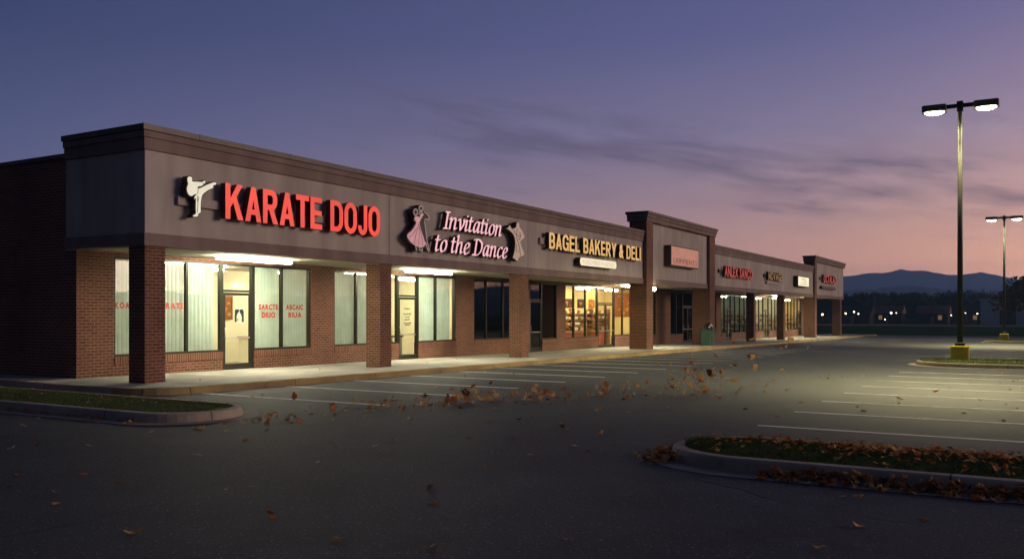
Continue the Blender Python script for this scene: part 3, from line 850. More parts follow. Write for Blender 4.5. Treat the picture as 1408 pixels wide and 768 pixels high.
# middle tower
MB().bbox(42.42, 43.32, 16.80, 17.74, -.8, 6.40, .006).build('tower_pier', M['brick'], mall); MB().bbox(52.70, 53.74, 16.80, 17.9, -.9, 6.40, .006).build('tower_pier', M['brick'], mall)
tp = MB(); tp.box(43.32, 52.70, 16.98, 17.4, 3.50, 6.38); twp = tp.build('tower_fascia', M['field'], mall)
tt = MB(); tt.box(43.32, 52.70, 16.93, 17.4, 3.21, 3.498)
wrap(tt, 42.42, 53.74, 16.80, 17.85, 6.402, 6.60, .05, True, True, True); wrap(tt, 42.42, 53.74, 16.80, 17.85, 6.602, 6.76, .10, True, True, True)
tt.build('trim_band', M['band'], twp)
tk = MB(); tk.box(42.42-.16, 53.74+.16, 16.80-.16, 17.9, 6.762, 6.89); tk.build('cornice_cap', M['cap'], twp)
# end tower
te = MB(); te.bbox(83.32, 84.22, 16.85, 17.8, -1.2, 6.42, .006); te.build('tower_pier', M['brick'], mall)
tp = MB(); tp.box(84.22, 98.2, 16.98, 17.4, 3.46, 6.40); tp.box(97.9, 98.2, 17.4, 19.86, 3.46, 6.40); twe = tp.build('tower_fascia', M['field'], mall)
tt = MB(); tt.box(84.22, 98.24, 16.93, 17.4, 3.17, 3.458); tt.box(97.9, 98.24, 17.4, 19.86, 3.17, 3.458)
wrap(tt, 83.32, 98.2, 16.86, 17.85, 6.422, 6.62, .05, True, True, True); wrap(tt, 83.32, 98.2, 16.86, 17.85, 6.622, 6.80, .10, True, True, True)
tt.build('trim_band', M['band'], twe)
tk = MB(); tk.box(83.32-.16, 98.2+.16, 16.70, 17.9, 6.802, 6.95); tk.build('cornice_cap', M['cap'], twe)

# shop units: floors, partitions, backs, ceilings
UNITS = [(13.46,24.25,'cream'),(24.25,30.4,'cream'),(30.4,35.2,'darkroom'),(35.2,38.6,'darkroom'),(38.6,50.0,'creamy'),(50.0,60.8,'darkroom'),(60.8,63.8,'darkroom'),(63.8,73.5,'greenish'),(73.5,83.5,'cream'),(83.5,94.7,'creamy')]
BACK_Y = [23.2,23.2,24.,24.,22.5,24.,24.,22.6,22.6,22.6]
for i, (a, b, m) in enumerate(UNITS):
    fz = .15+g((a+b)/2)-.02
    yb = BACK_Y[i]
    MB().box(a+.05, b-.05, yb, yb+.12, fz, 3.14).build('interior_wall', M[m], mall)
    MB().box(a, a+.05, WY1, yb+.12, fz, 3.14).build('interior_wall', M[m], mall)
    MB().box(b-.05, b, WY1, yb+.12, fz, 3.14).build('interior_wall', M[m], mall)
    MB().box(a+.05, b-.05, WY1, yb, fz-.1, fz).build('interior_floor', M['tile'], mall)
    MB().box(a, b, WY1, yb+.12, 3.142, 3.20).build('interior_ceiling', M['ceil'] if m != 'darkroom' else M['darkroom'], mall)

FB = .055
def frame_bars(mb, a, b, z0, z1, mull=(), rails=(), y0=19.735, y1=19.845):
    mb.box(a, a+FB, y0, y1, z0, z1); mb.box(b-FB, b, y0, y1, z0, z1)
    mb.box(a+FB, b-FB, y0, y1, z0, z0+FB); mb.box(a+FB, b-FB, y0, y1, z1-FB, z1)
    for u in mull: mb.box(u-.035, u+.035, y0+.004, y1-.004, z0+FB, z1-FB)
    for u0, u1, z in rails: mb.box(u0, u1, y0+.008, y1-.008, z-.03, z+.03)

def blinds_mesh(a, b, z0, z1, y=19.893, pitch=.128):
    # curved fabric vanes hung side by side
    mb = MB(); n = max(1, round((b-a)/pitch)); pitch = (b-a)/n
    for i in range(n):
        u = a+(i+.5)*pitch; jz = R.uniform(-.008,.008); w = pitch*.53; tl = rad(34)
        P = []
        for k in range(6):
            t = -1+2*k/5; lx, ly = t*w, -.024*(1-t*t)
            P.append((u+lx*math.cos(tl)+ly*math.sin(tl), y-lx*math.sin(tl)+ly*math.cos(tl)))
        for (xa, ya), (xb, yb) in zip(P, P[1:]): mb.face([(xa, ya, z0+jz), (xb, yb, z0+jz), (xb, yb, z1), (xa, ya, z1)])
    return mb

def window(a, b, z0, mull, blinds=(), label=None):
    f = MB(); frame_bars(f, a, b, z0, HEAD, mull); o = f.build('window', M['frame'], mall)
    if label: o['label'] = label
    MB().box(a+FB, b-FB, 19.787, 19.795, z0+FB, HEAD-FB).build('pane', M['glass'], o)
    for (x0, x1) in blinds: blinds_mesh(x0, x1, z0+.03, HEAD-.04).build('blinds', M['blind'], o)
    return o
def door(a, b, double=False, top=2.30, label=None):
    z0 = .15+g((a+b)/2)
    f = MB(); frame_bars(f, a, b, z0, HEAD, [(a+b)/2] if False else [], [(a+FB, b-FB, top+.05)], 19.730, 19.850)
    xs = [(a+FB+.006, b-FB-.006)] if not double else [(a+FB+.006, (a+b)/2-.004), ((a+b)/2+.004, b-FB-.006)]
    o = f.build('door', M['frame'], mall)
    if label: o['label'] = label
    pn = MB(); pn.box(a+FB, b-FB, 19.787, 19.795, top+.09, HEAD-FB)
    lf = MB(); hd = MB()
    for x0, x1 in xs:
        s = .075
        lf.box(x0, x0+s, 19.745, 19.80, z0+.02, top); lf.box(x1-s, x1, 19.745, 19.80, z0+.02, top)
        lf.box(x0+s, x1-s, 19.745, 19.80, top-.08, top); lf.box(x0+s, x1-s, 19.745, 19.80, z0+.02, z0+.17)
        pn.box(x0+s, x1-s, 19.768, 19.776, z0+.17, top-.08)
        hd.box(x0+s, x1-s, 19.735, 19.755, 1.05+z0-.17, 1.09+z0-.17)
        hx = x0+.035; hd.tube([(hx, 19.70, z0+.9), (hx, 19.70, z0+1.2)], .014, 6); hd.tube([(hx, 19.70, z0+.92), (hx, 19.75, z0+.92)], .01, 6); hd.tube([(hx, 19.70, z0+1.18), (hx, 19.75, z0+1.18)], .01, 6)
    lf.build('door_leaf', M['frame'], o); pn.build('pane', M['glass'], o); hd.build('handle', M['metal'], o)
    return o

w1 = window(14.18, 17.62, .63, [15.30, 16.43], [(14.24,15.27),(15.34,16.40),(16.47,17.42)], 'dojo window with white vertical blinds left of its door')
d1 = door(17.62, 18.80, label='glass dojo door with a poster on it')
w2 = window(18.80, 21.20, .63, [19.97], [(18.86,19.94),(20.01,21.14)], 'dojo window with blinds and red lettering right of its door')
w3 = window(22.29, 25.72, .63, [23.45, 24.60, 25.30], [(22.35,23.41),(23.49,24.56),(24.64,25.2)])
d2 = door(25.72, 26.94, label='glass dance studio door with small printed notices')
w4 = window(26.94, 29.45, .63, [28.12], [(27.0,28.08),(28.16,29.2)])
w5 = window(30.77, 34.60, .61, [31.78, 33.15], label='dark unlit window with wide panes')
d3 = door(35.50, 36.66, label='dark door of the unlit shop'); window(36.66, 38.13, .50, [])
w6 = window(39.08, 42.88, .48, [40.10, 41.45], label='bright bakery window of three tall panes')
d4 = door(42.88, 45.06, True, 2.22, 'bright double door of the bakery'); w7 = window(45.06, 49.0, .48, [46.25, 47.6])
window(50.8, 51.3, .40, []); window(53.8, 56.2, .35, [55.0]); door(56.2, 58.2, True, 2.15); window(58.2, 58.8, .35, [])
window(62.0, 63.3, .30, []); window(64.4, 65.5, .22, []); door(65.5, 67.1, True, 2.05); window(67.1, 73.0, .22, [68.3,69.6,70.9])
window(74.0, 76.6, .20, [75.3]); door(76.6, 78.4, True, 2.0); window(78.4, 82.0, .20, [79.6,80.8])
window(84.4, 89.6, .12, [85.7,87.0,88.3]); door(89.6, 91.2, True, 1.95)

# red lettering on the dojo glass (just behind the panes)
def vinyl(text, x0, x1, z0, z1, parent, m='redvinyl', y=19.782):
    o = letters(text, x0, x1, z0, z1, y, y+.003, [M[m], M[m]], parent, off=.05, each=False, name='lettering'); return o
vinyl('KOA', 14.25, 14.68, 1.83, 1.99, w1); vinyl('ARATE', 15.60, 16.34, 1.83, 1.99, w1)
vinyl('SARCTE', 19.06, 19.84, 1.82, 1.98, w2); vinyl('DIUO', 19.18, 19.72, 1.58, 1.74, w2)
vinyl('ABCAIC', 20.18, 20.92, 1.82, 1.98, w2); vinyl('BIUA', 20.28, 20.86, 1.58, 1.74, w2)
vinyl('252', 18.06, 18.40, 2.45, 2.58, d1, 'white')

# poster with two dark standing figures on the dojo door
def figure_poly(cx, z, s, fl=1):
    p = [(-.02,0),(.05,0),(.06,.25),(.12,.28),(.16,.42),(.1,.45),(.08,.52),(.1,.6),(.03,.66),(-.05,.62),(-.06,.54),(-.12,.5),(-.14,.32),(-.07,.25)]
    return [(cx+fl*a*s, z+b*s) for a, b in p]
po = MB(); po.box(18.12, 18.48, 19.7785, 19.780, 1.42, 1.84, 0)
po.prism_y([(18.13,1.46),(18.20,1.46),(18.20,1.62),(18.23,1.70),(18.29,1.76),(18.30,1.82),(18.16,1.83),(18.13,1.78)], 19.7765, 19.7782, 1, 1)
po.prism_y([(18.47,1.46),(18.40,1.46),(18.40,1.60),(18.36,1.69),(18.31,1.75),(18.32,1.82),(18.43,1.83),(18.47,1.77)], 19.7765, 19.7782, 1, 1)
po.prism_y([(18.22,1.50),(18.26,1.50),(18.25,1.58)], 19.7765, 19.7782, 1, 1)
po.build('poster', [M['white'], M['blackp']], d1)
nt = MB()
for z, wd in ((1.86,.34),(1.66,.42),(1.56,.22),(1.46,.3),(1.33,.42),(1.26,.26)):
    x = 26.33-wd/2
    while x < 26.33+wd/2:
        l = R.uniform(.03,.08); nt.box(x, x+l, 19.7785, 19.780, z, z+.045); x += l+.015
nt.build('notice', M['dullvinyl'], d2)

# ------------------------------------------------------------------ lamps under the soffit and in the shops
def strip_light(u0, u1, y, z, label, group, lens, w=.13, name='ceiling_light'):
    o = thing(name, label, 'ceiling light', ((u0+u1)/2, y, z), group)
    MB().box(u0, u1, y-w*.6, y+w*.6, z-.035, z).build('housing', M['white'], o)
    MB().bbox(u0+.02, u1-.02, y-w*.7, y+w*.7, z-.11, z-.036, .02).build('lens', M[lens], o)
    return o
GS = 'strip lights under the soffit'
strip_light(16.35, 19.0, 18.45, 3.24, 'long lit strip light under the soffit outside the dojo door', GS, 'tube')
strip_light(24.5, 27.2, 18.45, 3.24, 'long lit strip light under the soffit outside the dance studio', GS, 'tube')
strip_light(43.6, 46.2, 18.6, 3.24, 'lit strip light under the soffit outside the bakery double door', GS, 'tube')
strip_light(75.2, 77.8, 18.45, 3.24, 'lit strip light under the soffit of the far shops', GS, 'tube')
strip_light(86.4, 88.6, 18.2, 3.24, 'lit strip light under the soffit of the end tower', GS, 'tube')
GI = 'strip lights inside the shops'
for u, y, n_, l in ((15.6,21.6,'dojo left half','tubein'),(18.8,21.8,'dojo behind its door','tubein'),(22.3,21.6,'dojo right half','tubein'),(26.3,21.8,'dance studio by its door','tubein'),(28.8,21.6,'dance studio right half','tubein'),
                   (40.6,21.2,'bakery left half','tubebake'),(44.2,21.2,'bakery behind its doors','tubebake'),(48.0,21.2,'bakery right half','tubebake'),(75.8,21.3,'bright shop behind the far columns','tubein'),(80.6,21.3,'bright shop right of the far double door','tubein'),(87.0,21.3,'last shop before the end tower','tubebake'),(92.0,21.3,'last shop beside its end wall','tubebake')):
    strip_light(u-.7, u+.7, y, 3.14, 'lit strip light on the ceiling inside the '+n_, GI, l, .16)
strip_light(70.0, 71.0, 21.3, 3.14, 'lit strip light on the ceiling inside the dim green shop', GI, 'tubein', .07)

wl = thing('wall_lamp', 'small round lit lamp on the inner side of the middle tower pier', 'wall lamp', (43.32, 16.86, 2.98))
MB().box(43.32, 43.53, 16.84, 16.88, 2.96, 3.0).build('backplate', M['polemetal'], wl)
def sphere(mb, c, r, n=10, m=8, sz=1.):
    P = [[(c[0]+r*math.sin(math.pi*i/m)*math.cos(2*math.pi*j/n), c[1]+r*math.sin(math.pi*i/m)*math.sin(2*math.pi*j/n), c[2]+sz*r*math.cos(math.pi*i/m)) for j in range(n)] for i in range(m+1)]
    for i in range(m):
        for j in range(n): mb.face([P[i][j], P[i+1][j], P[i+1][(j+1) % n], P[i][(j+1) % n]], 0, True)
    return mb
sphere(MB(), (43.62, 16.86, 2.98), .10).build('globe', M['bulb'], wl)

# ------------------------------------------------------------------ shop contents
def table_box(name, label, cat_, u0, u1, y0, y1, z0, z1, mb_top, mb_body, legs=False):
    o = thing(name, label, cat_, ((u0+u1)/2, (y0+y1)/2, z0))
    MB().bbox(u0, u1, y0, y1, z1-.06, z1, .01).build('top', M[mb_top], o)
    if legs:
        for a in (u0+.05, u1-.1):
            for b in (y0+.05, y1-.1): MB().box(a, a+.05, b, b+.05, z0, z1-.06).build('leg', M[mb_body], o)
    else: MB().box(u0+.04, u1-.04, y0+.04, y1-.04, z0, z1-.06).build('body', M[mb_body], o)
    return o
def picture(name, label, u0, u1, z0, z1, y, fm, im, cat_='picture', marks=0):
    o = thing(name, label, cat_, ((u0+u1)/2, y, z0))
    f = MB(); f.box(u0, u0+.05, y-.03, y, z0, z1); f.box(u1-.05, u1, y-.03, y, z0, z1); f.box(u0+.05, u1-.05, y-.03, y, z0, z0+.05); f.box(u0+.05, u1-.05, y-.03, y, z1-.05, z1)
    f.build('frame', M[fm], o)
    im_ = MB(); im_.box(u0+.05, u1-.05, y-.015, y, z0+.05, z1-.05)
    for _ in range(marks):
        a = R.uniform(u0+.1, u1-.2); b = R.uniform(z0+.1, z1-.2); im_.box(a, a+R.uniform(.05,.15), y-.018, y-.0155, b, b+R.uniform(.04,.14), 1)
    im_.build('print', [M[im], M['tan']], o)
    return o
z = .15+g(18)-.02
table_box('reception_desk', 'pale reception desk behind the dojo door', 'desk', 20.9, 22.6, 22.2, 22.7, z, .95, 'wood', 'cream')
picture('framed_picture', 'rust coloured notice board on the wall behind the dojo door', 20.55, 21.15, 1.5, 2.3, 23.19, 'wood', 'rust', marks=6)
picture('framed_picture', 'small dark framed picture on the dojo wall beside the notice board', 19.7, 20.2, 1.3, 2.0, 23.19, 'blackp', 'dry', marks=3)
z = .15+g(26.5)-.02
table_box('folding_table', 'small folding table with a yellow green cloth inside the dance studio door', 'table', 27.0, 28.0, 21.2, 21.8, z, .85, 'grass', 'metal', True)

# bakery
z = .15+g(44)-.02
sh = thing('bread_shelf', 'tall wall shelf of loaves and jars at the back of the bakery', 'shelf', (46.4, 22.3, z))
ZS = (.74, 1.05, 1.37, 1.70)
for k, zz in enumerate(ZS): MB().box(42.6, 49.9, 22.12, 22.49, zz-.035, zz).build('shelf_board', M['wood'], sh)
for u in (42.6, 45.0, 47.4, 49.84): MB().box(u, u+.06, 22.13, 22.495, z, 1.98).build('upright', M['wood'], sh)
protos = []
for mk in ['tan','white','wood','rust','creamy']:
    mb = MB(); sphere(mb, (0,0,.085), .13, 8, 6, .65); mb.v = [(x*1.05, y*.8, zq) for x, y, zq in mb.v]
    o = mb.build('bread_loaf', M[mk]); protos.append(o.data); bpy.data.objects.remove(o)
for zz in ZS:
    u = 42.85
    while u < 49.7:
        if R.random() < .85 and min(abs(u-q) for q in (45.03, 47.43)) > .17:
            o = bpy.data.objects.new('bread_loaf', protos[R.randrange(5)]); COL.objects.link(o); o.location = (u, 22.28, zz+.0); o.scale = (1, 1, R.uniform(.8,1.5))
            tag(o, 'rounded loaf on the bakery wall shelf', 'bread', 'loaves on the bakery shelf')
        u += R.uniform(.27,.4)
for a, b, im, lb in ((44.5,45.35,'dry','dark print in a black frame high on the bakery wall, leftmost of three'),(46.1,46.9,'dry','dark print in a black frame high on the bakery wall, middle of three'),(47.6,48.4,'rust','orange print high on the bakery wall, right of the two dark ones')):
    picture('framed_picture', lb, a, b, 2.03, 2.54, 22.49, 'blackp' if im == 'dry' else 'wood', im, marks=5)
ct = thing('display_counter', 'low bakery display counter with a red brown base and pale top', 'counter', (43.0, 21.3, z))
MB().box(41.4, 44.6, 21.2, 21.8, z, .66).build('base', M['redpanel'], ct)
MB().bbox(41.36, 44.64, 21.16, 21.84, .661, .72, .01).build('top', M['wood'], ct)
table_box('display_table', 'red fronted display stand behind the left leaf of the bakery door', 'table', 45.2, 46.3, 20.7, 21.2, z, .72, 'wood', 'redpanel')
def side_panel(name, label, cat_, u, y0, y1, z0, z1, fm, im, marks):
    o = thing(name, label, cat_, (u, (y0+y1)/2, z0))
    MB().box(u-.03, u, y0, y1, z0, z1).build('frame', M[fm], o)
    p = MB(); p.box(u-.035, u-.031, y0+.05, y1-.05, z0+.05, z1-.05)
    for _ in range(marks):
        a = R.uniform(y0+.1, y1-.3); b = R.uniform(z0+.1, z1-.2); p.box(u-.039, u-.0355, a, a+R.uniform(.08,.2), b, b+R.uniform(.05,.15), 1)
    p.build('print', [M[im], M['tan']], o)
    return o
side_panel('menu_board', 'tall orange menu board on the side wall in the bakery right hand window', 'menu board', 49.948, 20.7, 21.9, 1.5, 2.95, 'wood', 'rust', 12)
# far shops: shelves against their side walls
for u, lb in ((73.44,'dim shop shelf of small goods behind the green tinted windows'),(83.44,'bright shop shelf of small goods right of the far double door'),(94.64,'last shop shelf of small goods under the end tower')):
    zz0 = .15+g(u)-.02
    s_ = thing('goods_shelf', lb, 'shelf', (u-.2, 21.2, zz0))
    for q in (.3, .75, 1.2, 1.65):
        MB().box(u-.4, u, 20.2, 22.4, q-.3, q-.26).build('shelf_board', M['white'], s_)
        gm = MB(); x = 20.25
        while x < 22.2:
            w_ = R.uniform(.08,.22); gm.box(u-.33, u-.1, x, x+w_, q-.26, q-.26+R.uniform(.1,.3), R.randrange(4)); x += w_+R.uniform(.02,.15)
        gm.build('packed_goods', [M['white'], M['rust'], M['dullvinyl'], M['tan']], s_)
for u, m, lb in ((75.0,'redvinyl','red poster inside the far bright window left of its door'),(80.4,'redvinyl','red poster inside the far bright window right of its door'),(90.9,'redvinyl','red poster inside the last shop window')):
    picture('window_poster', lb, u-.35, u+.35, 1.2, 1.75, 20.03, 'white', m, 'poster', 3)
ns = thing('neon_sign', 'small red neon sign glowing in the dim green shop window', 'neon sign', (65.1, 20.05, 1.55))
nb = MB(); nb.tube([(65.1+.26*math.cos(t), 20.05, 1.62+.16*math.sin(t)) for t in [2*math.pi*i/16 for i in range(17)]], .03, 6); nb.build('tube', M['redneon'], ns)
MB().box(64.8, 65.4, 20.08, 20.10, 1.42, 1.82).build('backing', M['blackp'], ns)

# ------------------------------------------------------------------ signs
YF, YB = 16.72, 16.90
FIG = [(13.942,4.833),(13.988,4.849),(14.03,4.845),(14.05,4.813),(14.048,4.759),(14.082,4.745),(14.225,4.758),(14.349,4.773),(14.388,4.803),(14.427,4.8),(14.427,4.756),(14.388,4.733),(14.32,4.678),(14.205,4.645),(14.225,4.609),(14.311,4.63),(14.456,4.71),(14.612,4.777),(14.672,4.8),(14.731,4.812),(14.755,4.787),(14.731,4.755),(14.682,4.743),(14.652,4.703),(14.662,4.673),(14.593,4.644),(14.475,4.58),(14.359,4.489),(14.32,4.407),(14.301,4.297),(14.292,4.156),(14.292,4.048),(14.225,4.026),(14.219,3.964),(14.148,3.945),(14.073,3.947),(14.101,3.976),(14.164,4.02),(14.158,4.143),(14.164,4.328),(14.152,4.388),(14.12,4.346),(14.129,4.409),(14.177,4.468),(14.111,4.457),(14.063,4.421),(14.007,4.41),(13.942,4.448),(13.908,4.528),(13.908,4.589),(13.942,4.677),(13.925,4.743),(13.923,4.796)]
s1 = thing('shop_sign', 'lit red KARATE DOJO channel letters with an ivory kicking figure', 'sign', (17.2, 17.0, 3.9))
MB().box(13.82, 20.4, YB+.002, 17.0, 4.20, 4.40).build('raceway', M['raceway'], s1)
def grow(poly, d):
    n = len(poly); a = sum(poly[i][0]*poly[(i+1) % n][1]-poly[(i+1) % n][0]*poly[i][1] for i in range(n)); s = 1 if a > 0 else -1
    out = []
    for i in range(n):
        p0, p1, p2 = Vector(poly[i-1]), Vector(poly[i]), Vector(poly[(i+1) % n])
        e = (p2-p0).normalized(); out.append((p1.x+s*d*e.y, p1.y-s*d*e.x))
    return out
fs = smooth_loop(FIG, 2)
kf = extrude_loops([grow(fs, .022)], YF, YB, 'kicking_figure', [M['blackp'], M['blackp']], s1)
extrude_loops([fs], YF-.006, YF-.001, 'figure_face', [M['figface'], M['figface']], kf)
fd = MB()
for q in ([(14.22,4.62),(14.215,4.5),(14.15,4.45)], [(14.19,4.45),(14.215,4.25),(14.20,4.05)], [(14.24,4.42),(14.215,4.3)], [(14.42,4.72),(14.36,4.75)]):
    fd.tube([(a, YF-.007, b) for a, b in q], .008, 5)
fd.build('figure_line', M['blackp'], kf)
block_letters('KARATE DOJO', 15.04, 20.93, 3.985, 4.845, YF, YB, [M['redface'], M['redside']], s1)

s2 = thing('shop_sign', 'lit pink script sign reading Invitation to the Dance between dancing couples', 'sign', (26., 17.0, 3.7))
BACK = [(22.882,5.113),(23.007,5.135),(23.082,5.06),(23.072,4.949),(23.167,4.95),(23.284,4.941),(23.432,4.782),(23.386,4.694),(23.208,4.696),(23.193,4.552),(23.243,4.318),(23.319,4.056),(23.437,3.765),(23.386,3.708),(23.284,3.755),(23.167,3.837),(23.072,3.772),(23.072,3.698),(22.907,3.688),(22.734,3.683),(22.675,3.718),(22.651,3.833),(22.456,3.901),(22.264,4.038),(22.283,4.178),(22.456,4.29),(22.602,4.442),(22.7,4.576),(22.602,4.626),(22.641,4.767),(22.553,4.875),(22.602,4.982),(22.749,5.011),(22.843,4.991),(22.848,5.065)]
DRESS = [(22.661,4.739),(22.636,4.635),(22.734,4.585),(22.685,4.478),(22.49,4.287),(22.283,4.17),(22.274,4.068),(22.466,3.922),(22.661,3.848),(22.982,3.796),(23.233,3.901),(23.182,4.016),(23.032,4.272),(22.917,4.498),(22.917,4.616),(23.057,4.791),(23.132,4.872),(23.032,4.863),(22.907,4.762),(22.783,4.765)]
dc = extrude_loops([grow(smooth_loop(BACK, 2), .015)], YF, 16.93, 'dancing_couple', [M['signside'], M['signside']], s2)
extrude_loops([smooth_loop(DRESS, 2)], YF-.006, YF-.001, 'dress', [M['dressface'], M['dressface']], dc)
ol = MB()
for q, r in (([(22.685,4.984),(22.793,4.898),(22.685,4.785),(22.578,4.877)],1), ([(22.967,5.122),(23.077,5.045),(22.967,4.945),(22.857,5.022)],1),
          ([(23.147,4.933),(23.258,4.914),(23.411,4.78),(23.36,4.7),(23.208,4.716),(23.167,4.624),(23.198,4.463),(23.284,4.083),(23.422,3.734),(23.335,3.759),(23.218,3.989)],0),
          ([(22.685,3.835),(22.739,3.692)],0), ([(22.882,3.804),(22.922,3.704),(23.047,3.711),(23.022,3.783)],0), ([(22.882,4.878),(22.982,4.946),(23.032,4.877),(22.932,4.824)],1)):
    p = cat(q, 4, bool(r)) if len(q) > 2 else q
    ol.tube([(a, YF-.01, b) for a, b in p], .014, 5)
ol.build('outline', M['outline'], dc)
fl = MB()
for q in ([(22.833,4.55),(22.759,4.309),(22.612,3.889)], [(22.857,4.523),(22.882,4.26),(22.857,3.847)], [(22.882,4.466),(22.982,4.238),(23.082,3.891)], [(22.749,4.396),(22.563,4.206),(22.37,4.075)]):
    fl.tube([(a, YF-.007, b) for a, b in q], .009, 5)
fl.build('dress_fold', M['rust'], dc)
COUPLE = [(29.078,5.114),(29.255,5.129),(29.29,4.974),(29.469,4.883),(29.612,4.717),(29.663,4.597),(29.397,4.454),(29.361,4.381),(29.504,4.178),(29.648,3.939),(29.326,3.85),(29.198,3.773),(29.149,3.682),(28.973,3.726),(28.869,3.79),(28.779,3.768),(28.904,4.001),(28.973,4.284),(28.952,4.457),(28.869,4.625),(28.627,4.763),(28.287,4.856),(28.423,4.857),(28.504,4.95),(28.593,4.961),(28.696,4.855),(28.869,4.887),(29.043,4.953)]
cs = smooth_loop(COUPLE, 2)
d2_ = extrude_loops([grow(cs, .02)], YF, 16.93, 'dancing_couple', [M['signside'], M['signside']], s2)
extrude_loops([cs], YF-.006, YF-.001, 'figure_face', [M['tanface'], M['tanface']], d2_)
fl = MB()
for q in ([(29.1,4.9),(29.05,4.6),(29.15,4.4)], [(29.3,4.8),(29.35,4.6),(29.25,4.5)], [(28.85,4.82),(28.95,4.7),(29.3,4.62)], [(29.2,4.4),(29.3,4.1),(29.35,3.9)], [(29.05,4.3),(29.02,4.0)]):
    fl.tube([(a, YF-.007, b) for a, b in q], .012, 5)
fl.build('figure_line', M['dullvinyl'], d2_)
PK = [M['pinkface'], M['redside']]
script_text('Invitation', 24.3, 27.92, 4.52, .385, YF, YB, PK, s2)
script_text('to the Dance', 23.78, 28.32, 3.74, .385, YF, YB, PK, s2)

s3 = thing('shop_sign', 'lit gold BAGEL BAKERY & DELI channel letters', 'sign', (36.5, 17.0, 4.3))
MB().box(31.3, 41.3, YB+.002, 17.0, 4.48, 4.74).build('raceway', M['raceway'], s3)
block_letters('BAGEL BAKERY & DELI', 31.7, 41.45, 4.315, 4.975, YF, YB, [M['goldface'], M['signside']], s3)
def pill(x0, x1, z0, z1, y0, y1, nm, mats, parent):
    r = (z1-z0)*.42; p = []
    for cx, cz, a0 in ((x1-r,z1-r,0),(x0+r,z1-r,90),(x0+r,z0+r,180),(x1-r,z0+r,270)):
        p += [(cx+r*math.cos(rad(a0+k*18)), cz+r*math.sin(rad(a0+k*18))) for k in range(6)]
    return MB().prism_y(p, y0, y1, 0, 1).build(nm, mats, parent)
s4 = thing('cabinet_sign', 'lit cream oblong sign with rounded ends under the bakery letters', 'sign', (36.4, 17.0, 3.78))
pill(34.50, 38.38, 3.78, 4.12, 16.70, 16.998, 'cabinet', [M['creamface'], M['signside']], s4)
letters('KISZMERVAESO', 34.8, 38.1, 3.86, 4.04, 16.694, 16.699, [M['greytext'], M['greytext']], s4, off=.0, each=False, name='lettering')

s5 = thing('cabinet_sign', 'faded pink blank box sign on the middle tower', 'sign', (47.7, 17.0, 4.28))
MB().box(45.44, 50.0, 16.62, 16.98, 4.27, 5.38).build('cabinet', M['signside'], s5)
pp = MB(); pp.box(45.50, 49.94, 16.600, 16.618, 4.33, 5.32); pf = pp.build('panel', M['pinkpanel'], s5)
letters('UEIMPIENTS', 45.8, 49.7, 4.44, 4.72, 16.595, 16.599, [M['pinktext'], M['pinktext']], s5, off=0, each=False, name='lettering')

s6 = thing('shop_sign', 'dim red channel letters on the long far fascia', 'sign', (58.7, 17.0, 4.05))
MB().box(54.9, 61.8, YB+.002, 17., 4.28, 4.5).build('raceway', M['polemetal'], s6)
letters('ANLEX SANCO', 55.5, 62.0, 4.05, 4.74, YF, YB, [M['dimred'], M['redside']], s6, off=.04, gap=.07, space=.3)
s7 = thing('shop_sign', 'unlit dull gold channel letters over a small grey plate', 'sign', (68.6, 17.0, 4.0))
MB().box(65.9, 70.7, YB+.002, 17., 4.4, 4.62).build('raceway', M['polemetal'], s7)
letters('NOVAGEL', 66.4, 70.95, 4.2, 4.82, YF, YB, [M['dimgold'], M['signside']], s7, off=.04, gap=.07)
MB().box(66.5, 69.6, 16.86, 17., 3.94, 4.12).build('plate', M['raceway'], s7)
s8 = thing('cabinet_sign', 'lit white box sign with small grey writing at the end of the far fascia', 'sign', (77.6, 17.0, 3.98))
MB().box(75.6, 79.7, 16.62, 17.0, 3.97, 4.84).build('cabinet', M['signside'], s8)
MB().box(75.68, 79.62, 16.600, 16.618, 4.03, 4.78).build('panel', M['cabface'], s8)
for tx, a, b, z0_, z1_ in (('UMEIA', 76.5, 78.7, 4.56, 4.68), ('SAPIEL', 76.8, 79.0, 4.36, 4.48), ('KOMRIANEW', 76.2, 79.2, 4.14, 4.26)):
    letters(tx, a, b, z0_, z1_, 16.595, 16.599, [M['cabtext'], M['cabtext']], s8, off=0, each=False, name='lettering')
s9 = thing('shop_sign', 'dim red channel letters on the end tower', 'sign', (89.8, 17.0, 4.6))
MB().box(85.9, 92.5, YB+.002, 16.98, 4.85, 5.1).build('raceway', M['polemetal'], s9)
letters('OCTALAD', 86.7, 92.9, 4.62, 5.39, YF, YB, [M['dimred'], M['redside']], s9, off=.04, gap=.07)
s10 = thing('cabinet_sign', 'unlit dark oblong sign below the red letters of the end tower', 'sign', (89.5, 17.0, 4.0))
pill(86.1, 92.8, 4.02, 4.30, 16.75, 16.978, 'cabinet', [M['signside'], M['signside']], s10)
letters('ANIEKMOLIAN', 86.8, 92.2, 4.10, 4.23, 16.744, 16.749, [M['dullvinyl'], M['dullvinyl']], s10, off=0, each=False, name='lettering')

# ------------------------------------------------------------------ bin
bz = g(51.6)+.15
bn = thing('litter_bin', 'green square litter bin with a black bag by the middle tower', 'bin', (51.55, 16.55, bz))
b1 = MB(); b1.bbox(51.2, 51.95, 16.2, 16.9, bz, bz+.92, .05); b1.build('body', M['bin'], bn)
b1 = MB(); b1.bbox(51.17, 51.98, 16.17, 16.93, bz+.921, bz+.985, .03); b1.build('rim', M['bin'], bn)
bm = MB()
for k in range(5): sphere(bm, (51.35+.12*k, 16.5+.1*(k % 2), bz+1.05+.06*(k % 3)), .17, 8, 6, 1.1)
bm.build('bin_bag', M['bag'], bn)

